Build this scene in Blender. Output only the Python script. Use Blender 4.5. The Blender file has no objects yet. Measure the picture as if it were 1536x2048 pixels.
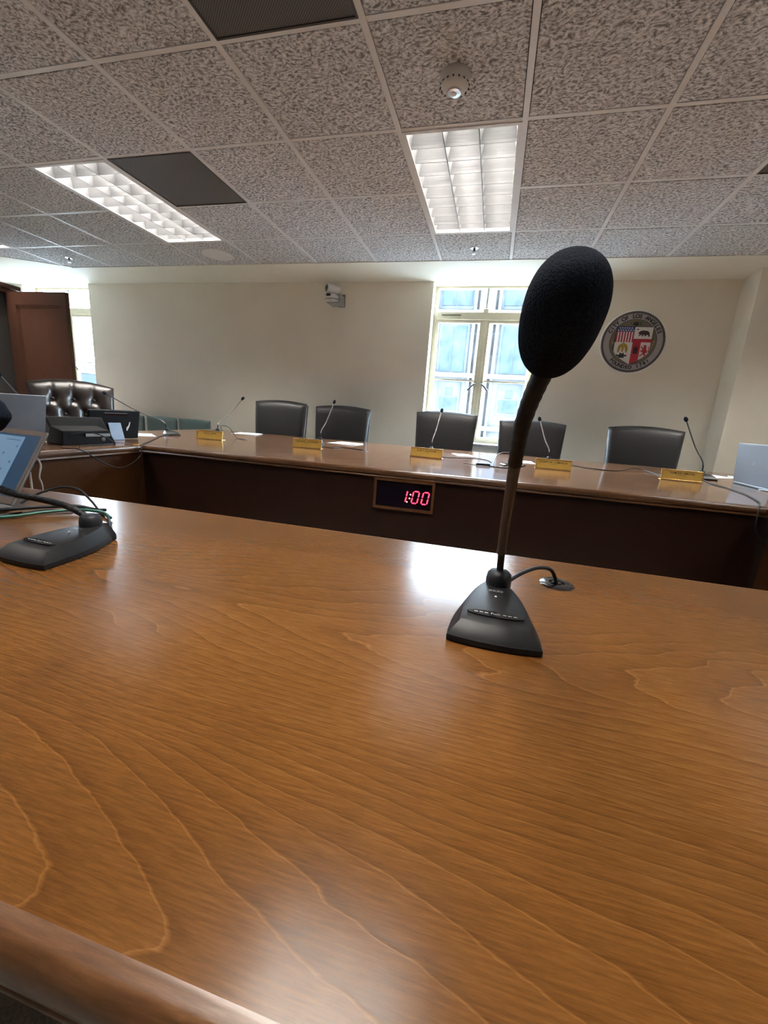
import bpy, bmesh, math, random
from mathutils import Vector, Matrix, Euler

random.seed(7)
R = math.radians
scene = bpy.context.scene
C = scene.collection

# ------------------------------------------------------------------ camera
CAM = Vector((0.0, 0.0, 1.03))
YAW, PITCH, ROLL, FPX = -0.2373550, -0.2289645, 0.0687553, 832.664
_f = Vector((math.sin(YAW) * math.cos(PITCH), math.cos(YAW) * math.cos(PITCH), math.sin(PITCH)))
_r = Vector((math.cos(YAW), -math.sin(YAW), 0.0))
_u = _r.cross(_f)
_r, _u = (_r * math.cos(ROLL) + _u * math.sin(ROLL)), (_u * math.cos(ROLL) - _r * math.sin(ROLL))
cam_data = bpy.data.cameras.new("camera")
cam_data.sensor_fit = 'VERTICAL'
cam_data.sensor_height = 24.0
cam_data.lens = FPX / 2048.0 * 24.0
cam_data.clip_start = 0.02
cam_data.clip_end = 2000.0
cam = bpy.data.objects.new("camera", cam_data)
cam.matrix_world = Matrix(((_r.x, _u.x, -_f.x, CAM.x), (_r.y, _u.y, -_f.y, CAM.y), (_r.z, _u.z, -_f.z, CAM.z), (0, 0, 0, 1)))
C.objects.link(cam)
scene.camera = cam

# ------------------------------------------------------------------ world, exposure
SKY_STRENGTH = 44.0
LAMP_STRENGTH = 68.0
world = bpy.data.worlds.new("hazy_daylight")
scene.world = world
world.use_nodes = True
bg = world.node_tree.nodes["Background"]
bg.inputs[0].default_value = (0.74, 0.87, 1.0, 1)
bg.inputs[1].default_value = SKY_STRENGTH
vs = scene.view_settings
vs.view_transform = 'Standard'
vs.look = 'None'
vs.exposure = 1.40
vs.gamma = 1.0
vs.use_curve_mapping = False
cy = scene.cycles
cy.use_denoising = True
cy.use_adaptive_sampling = True
cy.adaptive_threshold = 0.02
cy.max_bounces = 9
cy.diffuse_bounces = 5
cy.glossy_bounces = 4
cy.transmission_bounces = 4
cy.transparent_max_bounces = 8
cy.sample_clamp_indirect = 6.0
cy.caustics_reflective = False
cy.caustics_refractive = False
try:
    cy.use_light_tree = True
except Exception:
    pass

# ------------------------------------------------------------------ dimensions
TZ = 0.76                      # table tops
ZC = 2.423                     # ceiling face
YW = 4.74                      # window wall
YE = 4.167                     # edge of the tiled field
GX, GY, TS = -1.8573, 1.7826, 0.61   # ceiling grid origin and module
XL, XR, YB = -6.62, 4.2, -3.2
WIN_D = 0.20                   # depth of the window reveals
def gx(i): return GX + i * TS
def gy(j): return GY + j * TS

# ================================================================== mesh helpers
class MB:
    def __init__(s): s.v = []; s.f = []
    def add(s, vs_, fs):
        o = len(s.v); s.v += [tuple(p) for p in vs_]; s.f += [tuple(i + o for i in f) for f in fs]; return s
    def box(s, c, d, M=None):
        x, y, z = d[0] / 2, d[1] / 2, d[2] / 2
        p = [Vector((a * x, b * y, e * z)) for e in (-1, 1) for b in (-1, 1) for a in (-1, 1)]
        if M is not None: p = [M @ q for q in p]
        p = [q + Vector(c) for q in p]
        return s.add(p, [(0, 2, 3, 1), (4, 5, 7, 6), (0, 1, 5, 4), (2, 6, 7, 3), (0, 4, 6, 2), (1, 3, 7, 5)])
    def bb(s, x0, x1, y0, y1, z0, z1):
        return s.box(((x0 + x1) / 2, (y0 + y1) / 2, (z0 + z1) / 2), (abs(x1 - x0), abs(y1 - y0), abs(z1 - z0)))
    def prism(s, poly, z0, z1, M=None):
        n = len(poly)
        a = sum(poly[i][0] * poly[(i + 1) % n][1] - poly[(i + 1) % n][0] * poly[i][1] for i in range(n))
        if a < 0: poly = list(reversed(poly))
        p = [Vector((q[0], q[1], z0)) for q in poly] + [Vector((q[0], q[1], z1)) for q in poly]
        if M is not None: p = [M @ q for q in p]
        return s.add(p, [tuple(reversed(range(n))), tuple(range(n, 2 * n))] + [(i, (i + 1) % n, n + (i + 1) % n, n + i) for i in range(n)])
    def loft(s, rings, cap0=True, cap1=True, closed=True):
        n = len(rings[0]); p = [q for r_ in rings for q in r_]; f = []
        for k in range(len(rings) - 1):
            for i in range(n if closed else n - 1):
                j = (i + 1) % n
                f.append((k * n + i, k * n + j, (k + 1) * n + j, (k + 1) * n + i))
        if cap0: f.append(tuple(reversed(range(n))))
        if cap1: f.append(tuple(range((len(rings) - 1) * n, len(rings) * n)))
        return s.add(p, f)
    def lathe(s, prof, n=24, M=None):
        rings = []
        for r_, z in prof:
            ring = [Vector((r_ * math.cos(2 * math.pi * i / n), r_ * math.sin(2 * math.pi * i / n), z)) for i in range(n)]
            rings.append([M @ q for q in ring] if M is not None else ring)
        return s.loft(rings)
    def tube(s, pts, rad, n=10):
        pts = [Vector(p) for p in pts]
        rad = rad if isinstance(rad, (list, tuple)) else [rad] * len(pts)
        up = None; rings = []
        for i, p in enumerate(pts):
            t = (pts[min(i + 1, len(pts) - 1)] - pts[max(i - 1, 0)]).normalized()
            if up is None:
                up = t.orthogonal().normalized()
            else:
                up = (up - t * up.dot(t))
                up = up.normalized() if up.length > 1e-6 else t.orthogonal().normalized()
            b = t.cross(up)
            rings.append([p + (up * math.cos(2 * math.pi * k / n) + b * math.sin(2 * math.pi * k / n)) * rad[i] for k in range(n)])
        return s.loft(rings)
    def ellipsoid(s, c, r_, n=24, m=14, M=None, fn=None):
        rings = []
        for j in range(m + 1):
            ph = -math.pi / 2 + math.pi * j / m
            cr = max(math.cos(ph), 0.004)
            ring = []
            for i in range(n):
                th = 2 * math.pi * i / n
                q = Vector((r_[0] * cr * math.cos(th), r_[1] * cr * math.sin(th), r_[2] * math.sin(ph)))
                if fn: q = fn(q)
                if M is not None: q = M @ q
                ring.append(q + Vector(c))
            rings.append(ring)
        return s.loft(rings)
    def mesh(s, name):
        me = bpy.data.meshes.new(name); me.from_pydata(s.v, [], s.f); me.validate(); me.update(); return me

def spline(pts, n=8):
    P = [Vector(p) for p in pts]
    P = [P[0] * 2 - P[1]] + P + [P[-1] * 2 - P[-2]]
    out = []
    for i in range(1, len(P) - 2):
        for k in range(n):
            t = k / n
            a, b, c, d = P[i - 1], P[i], P[i + 1], P[i + 2]
            out.append(0.5 * ((2 * b) + (c - a) * t + (2 * a - 5 * b + 4 * c - d) * t * t + (3 * b - a - 3 * c + d) * t ** 3))
    out.append(P[-2]); return out

def smooth(o, angle=40):
    for p in o.data.polygons: p.use_smooth = True
    m = o.modifiers.new("edge_split", 'EDGE_SPLIT'); m.split_angle = R(angle)

def obj(name, mb, mat, parent=None, sm=None, bevel=None, loc=None, rot=None, sub=0, segs=2):
    me = mb.mesh(name) if isinstance(mb, MB) else mb
    o = bpy.data.objects.new(name, me); C.objects.link(o)
    if mat is not None and not me.materials: me.materials.append(mat)
    if parent is not None: o.parent = parent
    if loc is not None: o.location = loc
    if rot is not None: o.rotation_euler = rot
    if bevel:
        m = o.modifiers.new("bevel", 'BEVEL'); m.width = bevel; m.segments = segs; m.limit_method = 'ANGLE'; m.angle_limit = R(35)
    if sub:
        m = o.modifiers.new("subdivision", 'SUBSURF'); m.levels = sub; m.render_levels = sub
    if sm is not None: smooth(o, sm)
    return o

def tag(o, label, cat, group=None, kind=None):
    o["label"] = label
    if cat: o["category"] = cat
    if group: o["group"] = group
    if kind: o["kind"] = kind
    return o

def thing(name, label, cat, loc=(0, 0, 0), rz=0.0, group=None):
    o = bpy.data.objects.new(name, None); C.objects.link(o)
    o.empty_display_size = 0.05
    o.location = loc; o.rotation_euler = (0, 0, rz)
    return tag(o, label, cat, group)

def struct(name, mb, mat, label, parent=None, **k):
    o = obj(name, mb, mat, parent, **k)
    if parent is None:
        o["kind"] = "structure"; o["label"] = label
    return o

def copy_tree(o, parent=None):
    c = o.copy(); C.objects.link(c); c.parent = parent
    for ch in list(o.children): copy_tree(ch, c)
    return c

def text_mesh(body, size, extrude=0.0, align='CENTER', name="lettering", bold=0.0):
    cu = bpy.data.curves.new("txt", 'FONT'); cu.body = body; cu.size = size; cu.extrude = extrude
    cu.align_x = align; cu.align_y = 'CENTER'; cu.resolution_u = 3; cu.offset = bold
    to = bpy.data.objects.new("txt", cu); C.objects.link(to)
    dg = bpy.context.evaluated_depsgraph_get()
    me = bpy.data.meshes.new_from_object(to.evaluated_get(dg)); me.name = name
    bpy.data.objects.remove(to); bpy.data.curves.remove(cu)
    return me

# ================================================================== materials
def new_mat(name):
    m = bpy.data.materials.new(name); m.use_nodes = True
    nt = m.node_tree; b = nt.nodes["Principled BSDF"]
    return m, nt, b
def N(nt, typ, **k):
    n = nt.nodes.new(typ)
    for a, v in k.items(): setattr(n, a, v)
    return n
def math_n(nt, op, a, b=None, c=None):
    n = N(nt, "ShaderNodeMath", operation=op)
    for i, v in enumerate((a, b, c)):
        if v is None: continue
        if hasattr(v, "is_output"): nt.links.new(v, n.inputs[i])
        else: n.inputs[i].default_value = v
    return n.outputs[0]
def ramp(nt, fac, stops, interp='LINEAR'):
    n = N(nt, "ShaderNodeValToRGB"); cr = n.color_ramp; cr.interpolation = interp
    while len(cr.elements) > 1: cr.elements.remove(cr.elements[0])
    cr.elements[0].position = stops[0][0]; cr.elements[0].color = (*stops[0][1], 1)
    for p, c in stops[1:]:
        e = cr.elements.new(p); e.color = (*c, 1)
    nt.links.new(fac, n.inputs[0]); return n.outputs[0]
def mixc(nt, fac, a, b, blend='MIX'):
    n = N(nt, "ShaderNodeMix", data_type='RGBA', blend_type=blend)
    for s, v in ((n.inputs[0], fac), (n.inputs[6], a), (n.inputs[7], b)):
        if hasattr(v, "is_output"): nt.links.new(v, s)
        elif isinstance(v, (tuple, list)): s.default_value = (*v, 1)
        else: s.default_value = v
    return n.outputs[2]
def plain(name, col, rough=0.5, metal=0.0, noise=0.06, scale=30.0, bump=0.0, spec=0.5, coat=0.0):
    m, nt, b = new_mat(name)
    tc = N(nt, "ShaderNodeTexCoord"); nz = N(nt, "ShaderNodeTexNoise"); nz.inputs["Scale"].default_value = scale; nz.inputs["Detail"].default_value = 4
    nt.links.new(tc.outputs["Object"], nz.inputs["Vector"])
    lo = tuple(max(0, c * (1 - noise)) for c in col); hi = tuple(min(1, c * (1 + noise)) for c in col)
    nt.links.new(ramp(nt, nz.outputs["Fac"], [(0.3, lo), (0.7, hi)]), b.inputs["Base Color"])
    b.inputs["Roughness"].default_value = rough; b.inputs["Metallic"].default_value = metal
    b.inputs["Specular IOR Level"].default_value = spec
    b.inputs["Coat Weight"].default_value = coat
    if bump:
        bp = N(nt, "ShaderNodeBump"); bp.inputs["Strength"].default_value = bump; bp.inputs["Distance"].default_value = 0.002
        nt.links.new(nz.outputs["Fac"], bp.inputs["Height"]); nt.links.new(bp.outputs[0], b.inputs["Normal"])
    return m
def emit(name, col, s):
    m, nt, b = new_mat(name)
    b.inputs["Base Color"].default_value = (*[c * 0.3 for c in col], 1)
    b.inputs["Emission Color"].default_value = (*col, 1); b.inputs["Emission Strength"].default_value = s
    return m

def wood(name, base, dark, light, plank=0.30, off=0.0, rough=0.24, axis='X', ring=9.0, line=1.0, fiber=1.0, xs=1.0, spec=0.5):
    """veneer: leaves side by side across the grain, cathedral contour lines, fine fibres"""
    m, nt, b = new_mat(name); L = nt.links.new
    tc = N(nt, "ShaderNodeTexCoord"); sp = N(nt, "ShaderNodeSeparateXYZ"); L(tc.outputs["Object"], sp.inputs[0])
    X, Y, Z = sp.outputs
    al, ac = {'X': (X, Y), 'Y': (Y, X), 'Z': (Z, Y), 'XZ': (X, Z), 'YZ': (Y, Z), 'ZX': (Z, X)}[axis]
    leaf = math_n(nt, 'FLOOR', math_n(nt, 'DIVIDE', math_n(nt, 'ADD', ac, off), plank))
    wn = N(nt, "ShaderNodeTexWhiteNoise", noise_dimensions='1D'); L(leaf, wn.inputs["W"])
    W = math_n(nt, 'MULTIPLY', leaf, 5.37)
    cv = N(nt, "ShaderNodeCombineXYZ"); L(math_n(nt, 'MULTIPLY', al, 1.7 * xs), cv.inputs[0]); L(math_n(nt, 'MULTIPLY', ac, 8.5), cv.inputs[1])
    n1 = N(nt, "ShaderNodeTexNoise", noise_dimensions='4D'); L(cv.outputs[0], n1.inputs["Vector"]); L(W, n1.inputs["W"])
    n1.inputs["Scale"].default_value = 1.0; n1.inputs["Detail"].default_value = 2.0; n1.inputs["Roughness"].default_value = 0.35
    jit = N(nt, "ShaderNodeTexNoise"); cj = N(nt, "ShaderNodeCombineXYZ"); L(math_n(nt, 'MULTIPLY', al, 22.0), cj.inputs[0]); L(math_n(nt, 'MULTIPLY', ac, 60.0), cj.inputs[1])
    L(cj.outputs[0], jit.inputs["Vector"]); jit.inputs["Scale"].default_value = 1.0; jit.inputs["Detail"].default_value = 3.0
    loc = math_n(nt, 'SUBTRACT', math_n(nt, 'FRACT', math_n(nt, 'DIVIDE', math_n(nt, 'ADD', ac, off), plank)), 0.5)
    loc = math_n(nt, 'MULTIPLY_ADD', math_n(nt, 'SUBTRACT', wn.outputs["Value"], 0.5), 0.3, loc)
    sgn = math_n(nt, 'SIGN', math_n(nt, 'SUBTRACT', math_n(nt, 'FRACT', math_n(nt, 'MULTIPLY', leaf, 0.5)), 0.25))
    cath = math_n(nt, 'MULTIPLY_ADD', math_n(nt, 'MULTIPLY', loc, loc), 62.0, math_n(nt, 'MULTIPLY', math_n(nt, 'MULTIPLY', al, 8.5), sgn))
    v = math_n(nt, 'ADD', math_n(nt, 'MULTIPLY_ADD', n1.outputs["Fac"], ring, math_n(nt, 'MULTIPLY', jit.outputs["Fac"], 0.34)), cath)
    fr = math_n(nt, 'FRACT', v)
    g = ramp(nt, fr, [(0.0, (0.5, 0.5, 0.5)), (0.02, (0.82, 0.82, 0.82)), (0.07, (0.34, 0.34, 0.34)), (0.30, (0.47, 0.47, 0.47)), (0.75, (0.52, 0.52, 0.52)), (1.0, (0.55, 0.55, 0.55))])
    gl = mixc(nt, line, (0.5, 0.5, 0.5), g)
    cf = N(nt, "ShaderNodeCombineXYZ"); L(math_n(nt, 'MULTIPLY', al, 34.0), cf.inputs[0]); L(math_n(nt, 'MULTIPLY', ac, 460.0), cf.inputs[1])
    nf = N(nt, "ShaderNodeTexNoise"); L(cf.outputs[0], nf.inputs["Vector"]); nf.inputs["Scale"].default_value = 1.0; nf.inputs["Detail"].default_value = 4.0; nf.inputs["Roughness"].default_value = 0.7
    cb = N(nt, "ShaderNodeTexNoise"); L(tc.outputs["Object"], cb.inputs["Vector"]); cb.inputs["Scale"].default_value = 5.0; cb.inputs["Detail"].default_value = 5.0
    # combine to one factor
    f1 = math_n(nt, 'MULTIPLY_ADD', math_n(nt, 'SUBTRACT', nf.outputs["Fac"], 0.5), 1.15 * fiber, gl)
    f2 = math_n(nt, 'MULTIPLY_ADD', math_n(nt, 'SUBTRACT', cb.outputs["Fac"], 0.5), 0.55, f1)
    f3 = math_n(nt, 'MULTIPLY_ADD', math_n(nt, 'SUBTRACT', wn.outputs["Value"], 0.5), 0.16, f2)
    col = ramp(nt, f3, [(0.05, dark), (0.5, base), (0.95, light)])
    L(col, b.inputs["Base Color"])
    L(ramp(nt, cb.outputs["Fac"], [(0.3, (rough + 0.02,) * 3), (0.7, (rough - 0.02,) * 3)]), b.inputs["Roughness"])
    bp = N(nt, "ShaderNodeBump"); bp.inputs["Strength"].default_value = 0.06; bp.inputs["Distance"].default_value = 0.0006
    L(f1, bp.inputs["Height"]); L(bp.outputs[0], b.inputs["Normal"])
    b.inputs["IOR"].default_value = 1.5; b.inputs["Specular IOR Level"].default_value = spec
    return m

def tile_mat():
    m, nt, b = new_mat("fissured_acoustic_tile"); L = nt.links.new
    g = N(nt, "ShaderNodeNewGeometry")
    n0 = N(nt, "ShaderNodeTexNoise"); L(g.outputs["Position"], n0.inputs["Vector"]); n0.inputs["Scale"].default_value = 14.0; n0.inputs["Detail"].default_value = 1.0
    mp = N(nt, "ShaderNodeVectorMath", operation='MULTIPLY_ADD'); L(n0.outputs["Color"], mp.inputs[0]); mp.inputs[1].default_value = (0.05, 0.05, 0); L(g.outputs["Position"], mp.inputs[2])
    rot = N(nt, "ShaderNodeMapping"); rot.inputs["Rotation"].default_value = (0, 0, R(35)); rot.inputs["Scale"].default_value = (62, 82, 50); L(mp.outputs[0], rot.inputs["Vector"])
    n1 = N(nt, "ShaderNodeTexNoise"); L(rot.outputs[0], n1.inputs["Vector"]); n1.inputs["Scale"].default_value = 1.0; n1.inputs["Detail"].default_value = 3.0; n1.inputs["Roughness"].default_value = 0.62
    h = ramp(nt, n1.outputs["Fac"], [(0.36, (0, 0, 0)), (0.62, (1, 1, 1))])
    col = ramp(nt, n1.outputs["Fac"], [(0.37, (0.23, 0.232, 0.24)), (0.48, (0.60, 0.605, 0.625)), (0.62, (0.90, 0.915, 0.95))])  # shade in the fissures put into the colour, dark where the relief sinks
    L(col, b.inputs["Base Color"]); b.inputs["Roughness"].default_value = 0.95; b.inputs["Specular IOR Level"].default_value = 0.1
    bp = N(nt, "ShaderNodeBump"); bp.inputs["Strength"].default_value = 0.8; bp.inputs["Distance"].default_value = 0.005
    L(h, bp.inputs["Height"]); L(bp.outputs[0], b.inputs["Normal"])
    return m

def mesh_grille_mat():
    m, nt, b = new_mat("perforated_return_grille"); L = nt.links.new
    g = N(nt, "ShaderNodeNewGeometry"); sp = N(nt, "ShaderNodeSeparateXYZ"); L(g.outputs["Position"], sp.inputs[0])
    w1 = math_n(nt, 'SINE', math_n(nt, 'MULTIPLY', sp.outputs[0], 2 * math.pi / 0.011)); w2 = math_n(nt, 'SINE', math_n(nt, 'MULTIPLY', sp.outputs[1], 2 * math.pi / 0.011))
    f = math_n(nt, 'MULTIPLY_ADD', math_n(nt, 'MULTIPLY', w1, w2), 0.5, 0.5)
    L(ramp(nt, f, [(0.45, (0.035, 0.033, 0.032)), (0.75, (0.17, 0.16, 0.155))]), b.inputs["Base Color"])
    b.inputs["Roughness"].default_value = 0.6
    return m

def facade_mat():
    m, nt, b = new_mat("pale_limestone"); L = nt.links.new
    tc = N(nt, "ShaderNodeTexCoord")
    br = N(nt, "ShaderNodeTexNoise"); L(tc.outputs["Object"], br.inputs["Vector"]); br.inputs["Scale"].default_value = 1.2; br.inputs["Detail"].default_value = 6
    L(ramp(nt, br.outputs["Fac"], [(0.3, (0.024, 0.025, 0.0255)), (0.7, (0.031, 0.031, 0.0305))]), b.inputs["Base Color"]); b.inputs["Roughness"].default_value = 0.9; b.inputs["Specular IOR Level"].default_value = 0.0
    return m

def pane_mat():
    m = bpy.data.materials.new("dusty_window_glass"); m.use_nodes = True; nt = m.node_tree; nt.nodes.clear(); L = nt.links.new
    out = N(nt, "ShaderNodeOutputMaterial"); t = N(nt, "ShaderNodeBsdfTransparent"); t.inputs[0].default_value = (0.95, 0.98, 1.0, 1)
    gl = N(nt, "ShaderNodeBsdfGlossy"); gl.inputs["Roughness"].default_value = 0.03
    mx = N(nt, "ShaderNodeMixShader"); mx.inputs[0].default_value = 0.05
    L(t.outputs[0], mx.inputs[1]); L(gl.outputs[0], mx.inputs[2])
    tr = N(nt, "ShaderNodeBsdfTranslucent"); tr.inputs[0].default_value = (0.9, 0.95, 1, 1)
    tc = N(nt, "ShaderNodeTexCoord"); nz = N(nt, "ShaderNodeTexNoise"); L(tc.outputs["Object"], nz.inputs["Vector"]); nz.inputs["Scale"].default_value = 5.0; nz.inputs["Detail"].default_value = 6
    m2 = N(nt, "ShaderNodeMixShader"); L(ramp(nt, nz.outputs["Fac"], [(0.40, (0.0,) * 3), (0.80, (0.006,) * 3)]), m2.inputs[0])
    L(mx.outputs[0], m2.inputs[1]); L(tr.outputs[0], m2.inputs[2]); L(m2.outputs[0], out.inputs[0])
    return m

M = {}
M['wall'] = plain("cream_wall_paint", (0.84, 0.81, 0.72), 0.62, noise=0.025, scale=3, spec=0.3)
M['plaster'] = plain("cream_plaster", (0.86, 0.85, 0.76), 0.55, noise=0.02, scale=4)
M['carpet'] = plain("beige_carpet", (0.42, 0.38, 0.33), 0.95, noise=0.3, scale=180)
M['tile'] = tile_mat()
M['plenum'] = plain("dark_plenum", (0.12, 0.12, 0.12), 0.9)
M['bar'] = plain("white_steel_grid", (0.76, 0.77, 0.78), 0.45, noise=0.03)
M['grille'] = mesh_grille_mat()
M['wood'] = wood("birch_veneer", (0.116, 0.046, 0.0110), (0.054, 0.0198, 0.0045), (0.192, 0.088, 0.0265), plank=0.42, off=0.2085, rough=0.205, line=.95, ring=11, xs=1.0, spec=.22, fiber=.8)
M['wood_edge'] = wood("birch_edge_moulding", (0.115, 0.049, 0.018), (0.042, 0.017, 0.007), (0.20, 0.098, 0.043), plank=0.5, rough=0.30, ring=4, line=0.25)
M['wood_edge_y'] = wood("birch_edge_moulding_cross", (0.115, 0.049, 0.018), (0.042, 0.017, 0.007), (0.20, 0.098, 0.043), plank=0.5, rough=0.30, ring=4, line=0.25, axis='Y')
M['wood_far'] = wood("walnut_tinted_veneer", (0.20, 0.102, 0.054), (0.10, 0.047, 0.024), (0.29, 0.155, 0.082), plank=0.46, rough=0.12, line=0.5)
M['panel'] = wood("shaded_mahogany_panel", (0.020, 0.008, 0.0055), (0.010, 0.004, 0.003), (0.032, 0.014, 0.009), plank=0.6, rough=0.35, spec=.25, axis='XZ', line=0.4)  # table wood darkened, shade below the top put into the colour
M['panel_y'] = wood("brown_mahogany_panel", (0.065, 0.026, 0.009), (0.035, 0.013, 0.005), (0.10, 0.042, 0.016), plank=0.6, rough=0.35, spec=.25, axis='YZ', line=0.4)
M['cab'] = wood("reddish_cherry_wood", (0.068, 0.029, 0.018), (0.040, 0.016, 0.009), (0.10, 0.045, 0.027), plank=0.5, rough=0.35, axis='ZX', line=0.4)
M['black'] = plain("black_plastic", (0.008, 0.008, 0.009), 0.42, noise=0.1, scale=400, bump=0.05, spec=0.22)
M['matte_black'] = plain("matte_black_casing", (0.006, 0.006, 0.0065), 0.6, spec=0.12)
M['black_gloss'] = plain("glossy_black_plastic", (0.012, 0.012, 0.013), 0.15)
M['rubber'] = plain("black_rubber", (0.009, 0.0105, 0.014), 0.55, spec=0.3)
M['foam'] = plain("black_foam", (0.010, 0.0135, 0.021), 0.97, noise=0.5, scale=500, bump=0.7, spec=0.05)
M['steel'] = plain("brushed_gunmetal", (0.095, 0.095, 0.10), 0.38, metal=0.85, noise=0.1, scale=200)
M['chrome'] = plain("bright_steel", (0.75, 0.76, 0.78), 0.25, metal=1.0)
M['leather'] = plain("charcoal_leather", (0.020, 0.021, 0.024), 0.42, noise=0.15, scale=220, bump=0.12)
M['leather2'] = plain("dark_brown_leather", (0.013, 0.009, 0.008), 0.30, noise=0.15, scale=160, bump=0.08)
M['green'] = plain("green_grey_vinyl", (0.085, 0.135, 0.135), 0.38, noise=0.06, scale=60)
M['gold'] = plain("brushed_gold", (0.90, 0.62, 0.15), 0.36, metal=0.35, noise=0.05, scale=90)
M['gold_trim'] = plain("polished_gold_trim", (0.95, 0.66, 0.28), 0.22, metal=0.9)
M['ink'] = plain("dark_engraving", (0.06, 0.035, 0.015), 0.6)
M['white_p'] = plain("white_plastic", (0.74, 0.74, 0.74), 0.4, noise=0.02)
M['grey_p'] = plain("grey_plastic", (0.30, 0.31, 0.32), 0.45)
M['bluegrey'] = plain("blue_grey_plastic", (0.26, 0.33, 0.42), 0.4)
M['silver'] = plain("silver_laptop_shell", (0.125, 0.13, 0.14), 0.42, metal=0.3, noise=0.03)
M['paper'] = plain("white_paper", (0.85, 0.86, 0.88), 0.7, noise=0.01)
M['cream'] = plain("cream_window_paint", (0.60, 0.55, 0.42), 0.45, noise=0.05, scale=12)
M['stone_sill'] = plain("pale_stone_sill", (0.36, 0.355, 0.34), 0.5)
M['pane'] = pane_mat()
M['stone'] = facade_mat()
M['stone2'] = plain("bluish_spandrel", (0.0165, 0.0195, 0.0235), 0.8, noise=0.15, scale=2, spec=0.0)
M['fglass'] = plain("far_window_glass", (0.0105, 0.0145, 0.020), 0.6, noise=0.25, scale=1.5, spec=0.0)
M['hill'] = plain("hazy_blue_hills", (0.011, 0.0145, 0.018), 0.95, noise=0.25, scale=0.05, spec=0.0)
M['reflector'] = plain("white_lamp_housing", (0.78, 0.78, 0.76), 0.4)
M['louver'] = plain("semi_specular_aluminium", (0.108, 0.108, 0.112), 0.42, metal=0.3, noise=0.03)
M['lamp'] = emit("warm_fluorescent_tube", (1.0, 0.945, 0.875), LAMP_STRENGTH)
M['led'] = emit("red_led", (1.0, 0.02, 0.05), 3.0)
M['led2'] = emit("pale_led", (1.0, 0.35, 0.35), 2.2)
M['screen_dark'] = plain("dark_display_glass", (0.006, 0.004, 0.008), 0.12)
M['scr_blue'] = emit("blue_screen", (0.006, 0.045, 0.10), 0.22)
M['scr_pale'] = emit("pale_screen", (0.15, 0.27, 0.42), 0.22)
M['scr_ink'] = emit("screen_ink", (0.03, 0.09, 0.18), 0.22)
M['cable_w'] = plain("white_cable", (0.55, 0.52, 0.48), 0.5)
M['cable_g'] = plain("green_cable", (0.02, 0.10, 0.075), 0.4)
M['cable_b'] = plain("brown_grey_cable", (0.10, 0.075, 0.065), 0.45)
M['board'] = plain("dark_grey_board", (0.045, 0.042, 0.040), 0.6)
for k_, c_ in dict(s_rim=(0.92, 0.92, 0.90), s_rope=(0.10, 0.095, 0.10), s_grey=(0.36, 0.345, 0.37), s_field=(0.17, 0.145, 0.105), s_white=(0.74, 0.74, 0.75), s_red=(0.42, 0.022, 0.05),
                   s_blue=(0.02, 0.05, 0.20), s_dark=(0.045, 0.02, 0.028), s_pink=(0.78, 0.60, 0.62), s_green=(0.05, 0.11, 0.06), s_gold=(0.40, 0.28, 0.05), s_ink=(0.02, 0.02, 0.022), s_orange=(0.50, 0.25, 0.12)).items():
    M[k_] = plain("seal_paint_" + k_[2:], c_, 0.5, noise=0.03)

# ================================================================== room shell
b_ = MB().bb(XL - 0.2, XR + 0.2, YB - 0.2, YW + 0.2, -0.1, 0.0)
struct("floor", b_, M['carpet'], "beige carpet floor under the conference tables")
SILL_Z = 0.79
W1 = (-0.78, 0.34)
W2 = (-6.40, -5.285)
wy0, wy1 = YW, YW + 0.28
wb = MB()
TOPZ = ZC + 0.25
wb.bb(XL - 0.2, W2[0], wy0, wy1, 0, TOPZ); wb.bb(W2[1], W1[0], wy0, wy1, 0, TOPZ); wb.bb(W1[1], XR + 0.2, wy0, wy1, 0, TOPZ)
for w in (W1, W2):
    wb.bb(w[0], w[1], wy0, wy1, 0, SILL_Z - 0.03); wb.bb(w[0], w[1], wy0, wy1, ZC, TOPZ)
struct("wall_back", wb, M['wall'], "cream painted wall with the two tall windows")
struct("wall_right", MB().bb(XR, XR + 0.2, YB, YW, 0, TOPZ), M['wall'], "cream side wall")
struct("wall_left", MB().bb(XL - 0.2, XL, YB, YW, 0, TOPZ), M['wall'], "cream side wall behind the tall cabinet")
struct("wall_front", MB().bb(XL - 0.2, XR + 0.2, YB - 0.2, YB, 0, TOPZ), M['wall'], "cream wall behind the viewer")
struct("wall_pier", MB().bb(2.0, XR, 4.456, YW - 0.001, 0, ZC + 0.001), M['wall'], "projecting cream wall pier at the far right corner")
# plaster border of the ceiling along the window wall and the left corner
pl = [(XL, 3.05), (-5.93, 3.466), (-4.85, YE - 0.03), (-4.85, YE), (XR, YE), (XR, YW), (XL, YW)]
CE = struct("ceiling", MB().bb(XL - 0.2, XR + 0.2, YB - 0.2, YW + 0.2, ZC + 0.18, ZC + 0.25), M['plenum'], "suspended ceiling of fissured acoustic tiles in a white grid")
obj("plaster_border", MB().prism(pl, ZC - 0.004, ZC + 0.03), M['plaster'], CE)
obj("rear_slab", MB().bb(XL, XR, YB, gy(-5) - 0.012, ZC - 0.001, ZC + 0.03), M['tile'], CE)

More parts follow.
